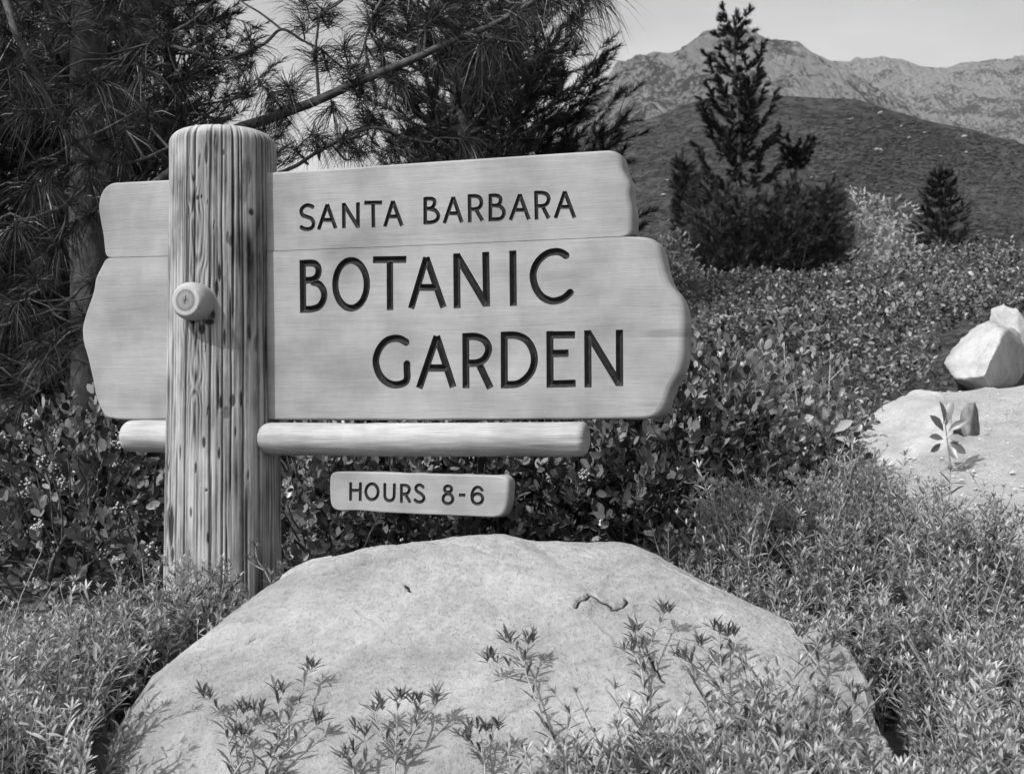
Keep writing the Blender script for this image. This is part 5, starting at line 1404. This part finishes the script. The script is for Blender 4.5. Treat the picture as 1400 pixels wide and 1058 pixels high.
sprig([[(1000, 985, 2.68), (990, 940, 2.7), (985, 900, 2.73), (984, 862, 2.75)], [(988, 920, 2.71), (970, 895, 2.72), (956, 878, 2.73)], [(990, 940, 2.7), (955, 915, 2.7), (930, 897, 2.7)], [(987, 905, 2.73), (1005, 885, 2.74), (1003, 865, 2.74)]], 'wide herb sprig right of the boulder crack', 408, rock=True)
sprig([[(1082, 990, 2.72), (1100, 945, 2.75), (1121, 901, 2.79), (1117, 880, 2.8)], [(1118, 908, 2.78), (1100, 885, 2.79), (1088, 866, 2.8)], [(1121, 901, 2.79), (1138, 888, 2.8), (1152, 874, 2.81)]], 'three-headed herb sprig at the boulder\'s right shoulder', 409, rock=True)
sprig([[(1150, 1000, 2.72), (1165, 970, 2.74), (1176, 944, 2.76)], [(1150, 1000, 2.72), (1145, 970, 2.73), (1132, 950, 2.74)]], 'low herb sprig over the boulder\'s dark right end', 410, rock=True)
sprig([[(372, 800, 4.0), (362, 780, 4.0), (352, 765, 4.0), (349, 746, 4.0)], [(362, 780, 4.0), (344, 770, 4.0), (339, 762, 4.0)], [(372, 800, 4.0), (385, 790, 4.0), (386, 775, 4.0)]], 'pale herb sprig standing against the right of the log post foot', 411, .03)
sprig([[(210, 850, 4.05), (200, 810, 4.05), (196, 785, 4.05), (194, 762, 4.05)], [(200, 810, 4.05), (215, 785, 4.05), (220, 768, 4.05)], [(205, 820, 4.05), (185, 795, 4.05), (178, 780, 4.05)]], 'pale herb sprig against the left of the log post foot', 412, .03)
sprig([[(170, 870, 4.0), (166, 830, 4.0), (165, 800, 4.0), (168, 786, 4.0)], [(167, 835, 4.0), (185, 812, 4.0), (190, 800, 4.0)]], 'lone herb sprig in front of the dark shrub at left', 413, .03)
sprig([[(300, 830, 4.02), (305, 800, 4.02), (310, 775, 4.02)], [(302, 815, 4.02), (290, 795, 4.02), (283, 782, 4.02)]], 'short herb sprig in front of the middle of the log post foot', 414, .028)

# broad-leaved young plant and tall weed stalks at the path edge
def rosette(foot, leaves, label, name, stalks=(), mat_leaf=None, seed=1):
    r = np.random.default_rng(seed); f0 = px(*foot); root = empty(name, tuple(f0), label, 'plant')
    for pts, r0 in stalks:
        P = spline([px(*p) for p in pts], 14) if len(pts) > 2 else np.linspace(px(*pts[0]), px(*pts[1]), 14)
        v, f = tube(P - f0, np.linspace(r0, r0 * .5, 14), 6); obj('stem', mesh('stem', v, f, True), M_STEM, root)
    for (u, v, Y, du, dv, dy, s) in leaves:
        p = px(u, v, Y); d = nrm(np.array([(du, dy, dv)]))
        o = bpy.data.objects.new('leaf', mat_leaf); COL.objects.link(o); o.parent = root
        o.matrix_local = mat4(p - f0, frames(d, nrm(np.array([(r.normal(0, .4), -.9, .5)])))[0], s * .8)
BROAD = leaf_mesh('leaf', SPEAR, M_MANZ)
rosette((1298, 612, 6.3), [(1290, 580, 6.3, -.25, 1, -.2, .15), (1294, 582, 6.3, .3, 1, .1, .16), (1290, 590, 6.3, -.7, .75, -.2, .14), (1296, 590, 6.3, .8, .5, -.2, .13), (1292, 598, 6.3, .9, -.1, -.3, .12), (1290, 600, 6.3, -.8, .1, -.3, .11),
                           (1298, 604, 6.3, .6, -.5, -.3, .12), (1302, 600, 6.3, .5, .6, .2, .10), (1296, 608, 6.3, .2, -.6, -.5, .12), (1286, 606, 6.3, -.6, -.4, -.3, .10)], 'upright broad-leaved young plant before the small dark stone', 'young_plant',
        [([(1300, 640, 6.3), (1296, 610, 6.3), (1292, 578, 6.3)], .006)], BROAD, 3)
rosette((1135, 605, 5.9), [(1128, 590, 5.9, -.9, .5, -.3, .14), (1130, 590, 5.9, .3, .9, -.1, .14), (1134, 592, 5.9, .9, .5, -.3, .15), (1126, 598, 5.9, -.8, -.1, -.5, .13), (1138, 598, 5.9, .8, -.2, -.5, .13), (1132, 585, 5.9, -.2, 1, -.1, .13)],
        'weed with pale basal leaves and the right-hand bare stalk', 'weed', [([(1132, 605, 5.9), (1133, 545, 5.92), (1136, 482, 5.95)], .0055), ([(1135, 520, 5.92), (1150, 505, 5.92), (1162, 492, 5.92)], .003), ([(1134, 535, 5.92), (1112, 522, 5.92), (1090, 516, 5.92)], .003)], SPEAR_LEAF, 5)
rosette((1078, 600, 5.7), [(1072, 578, 5.7, -.8, .6, -.3, .13), (1076, 576, 5.7, .2, 1, -.1, .13), (1080, 580, 5.7, .9, .3, -.3, .14), (1070, 588, 5.7, -.9, 0, -.4, .13), (1082, 588, 5.7, .7, -.3, -.5, .12), (1060, 570, 5.7, -.4, .8, -.2, .12)],
        'weed with pale basal leaves and two bare stalks left of the other', 'weed', [([(1076, 600, 5.7), (1074, 540, 5.7), (1072, 468, 5.7)], .005), ([(1084, 610, 5.65), (1090, 560, 5.65), (1084, 515, 5.65), (1074, 490, 5.65)], .005), ([(1040, 565, 5.7), (1042, 530, 5.7), (1044, 505, 5.7)], .004)], SPEAR_LEAF, 7)

# ------------------------------------------------------------------ the thin haze that pales the far mountains
def haze():
    V = [(x, y, z) for x in (-3600, 3600) for y in (-60, 6200) for z in (-30, 960)]
    me = bpy.data.meshes.new('haze'); me.from_pydata(V, [], [(0, 1, 3, 2), (4, 6, 7, 5), (0, 4, 5, 1), (2, 3, 7, 6), (0, 2, 6, 4), (1, 5, 7, 3)])
    m = bpy.data.materials.new('haze'); m.use_nodes = True; t = m.node_tree; t.nodes.clear()
    v = t.nodes.new('ShaderNodeVolumePrincipled'); v.inputs['Density'].default_value = 0.00005; v.inputs['Color'].default_value = (.95, .95, .95, 1)
    o = t.nodes.new('ShaderNodeOutputMaterial'); t.links.new(v.outputs[0], o.inputs['Volume'])
    obj('haze', me, m, label='thin pale air between the sign and the far mountains', cat='haze', kind='stuff')
haze()
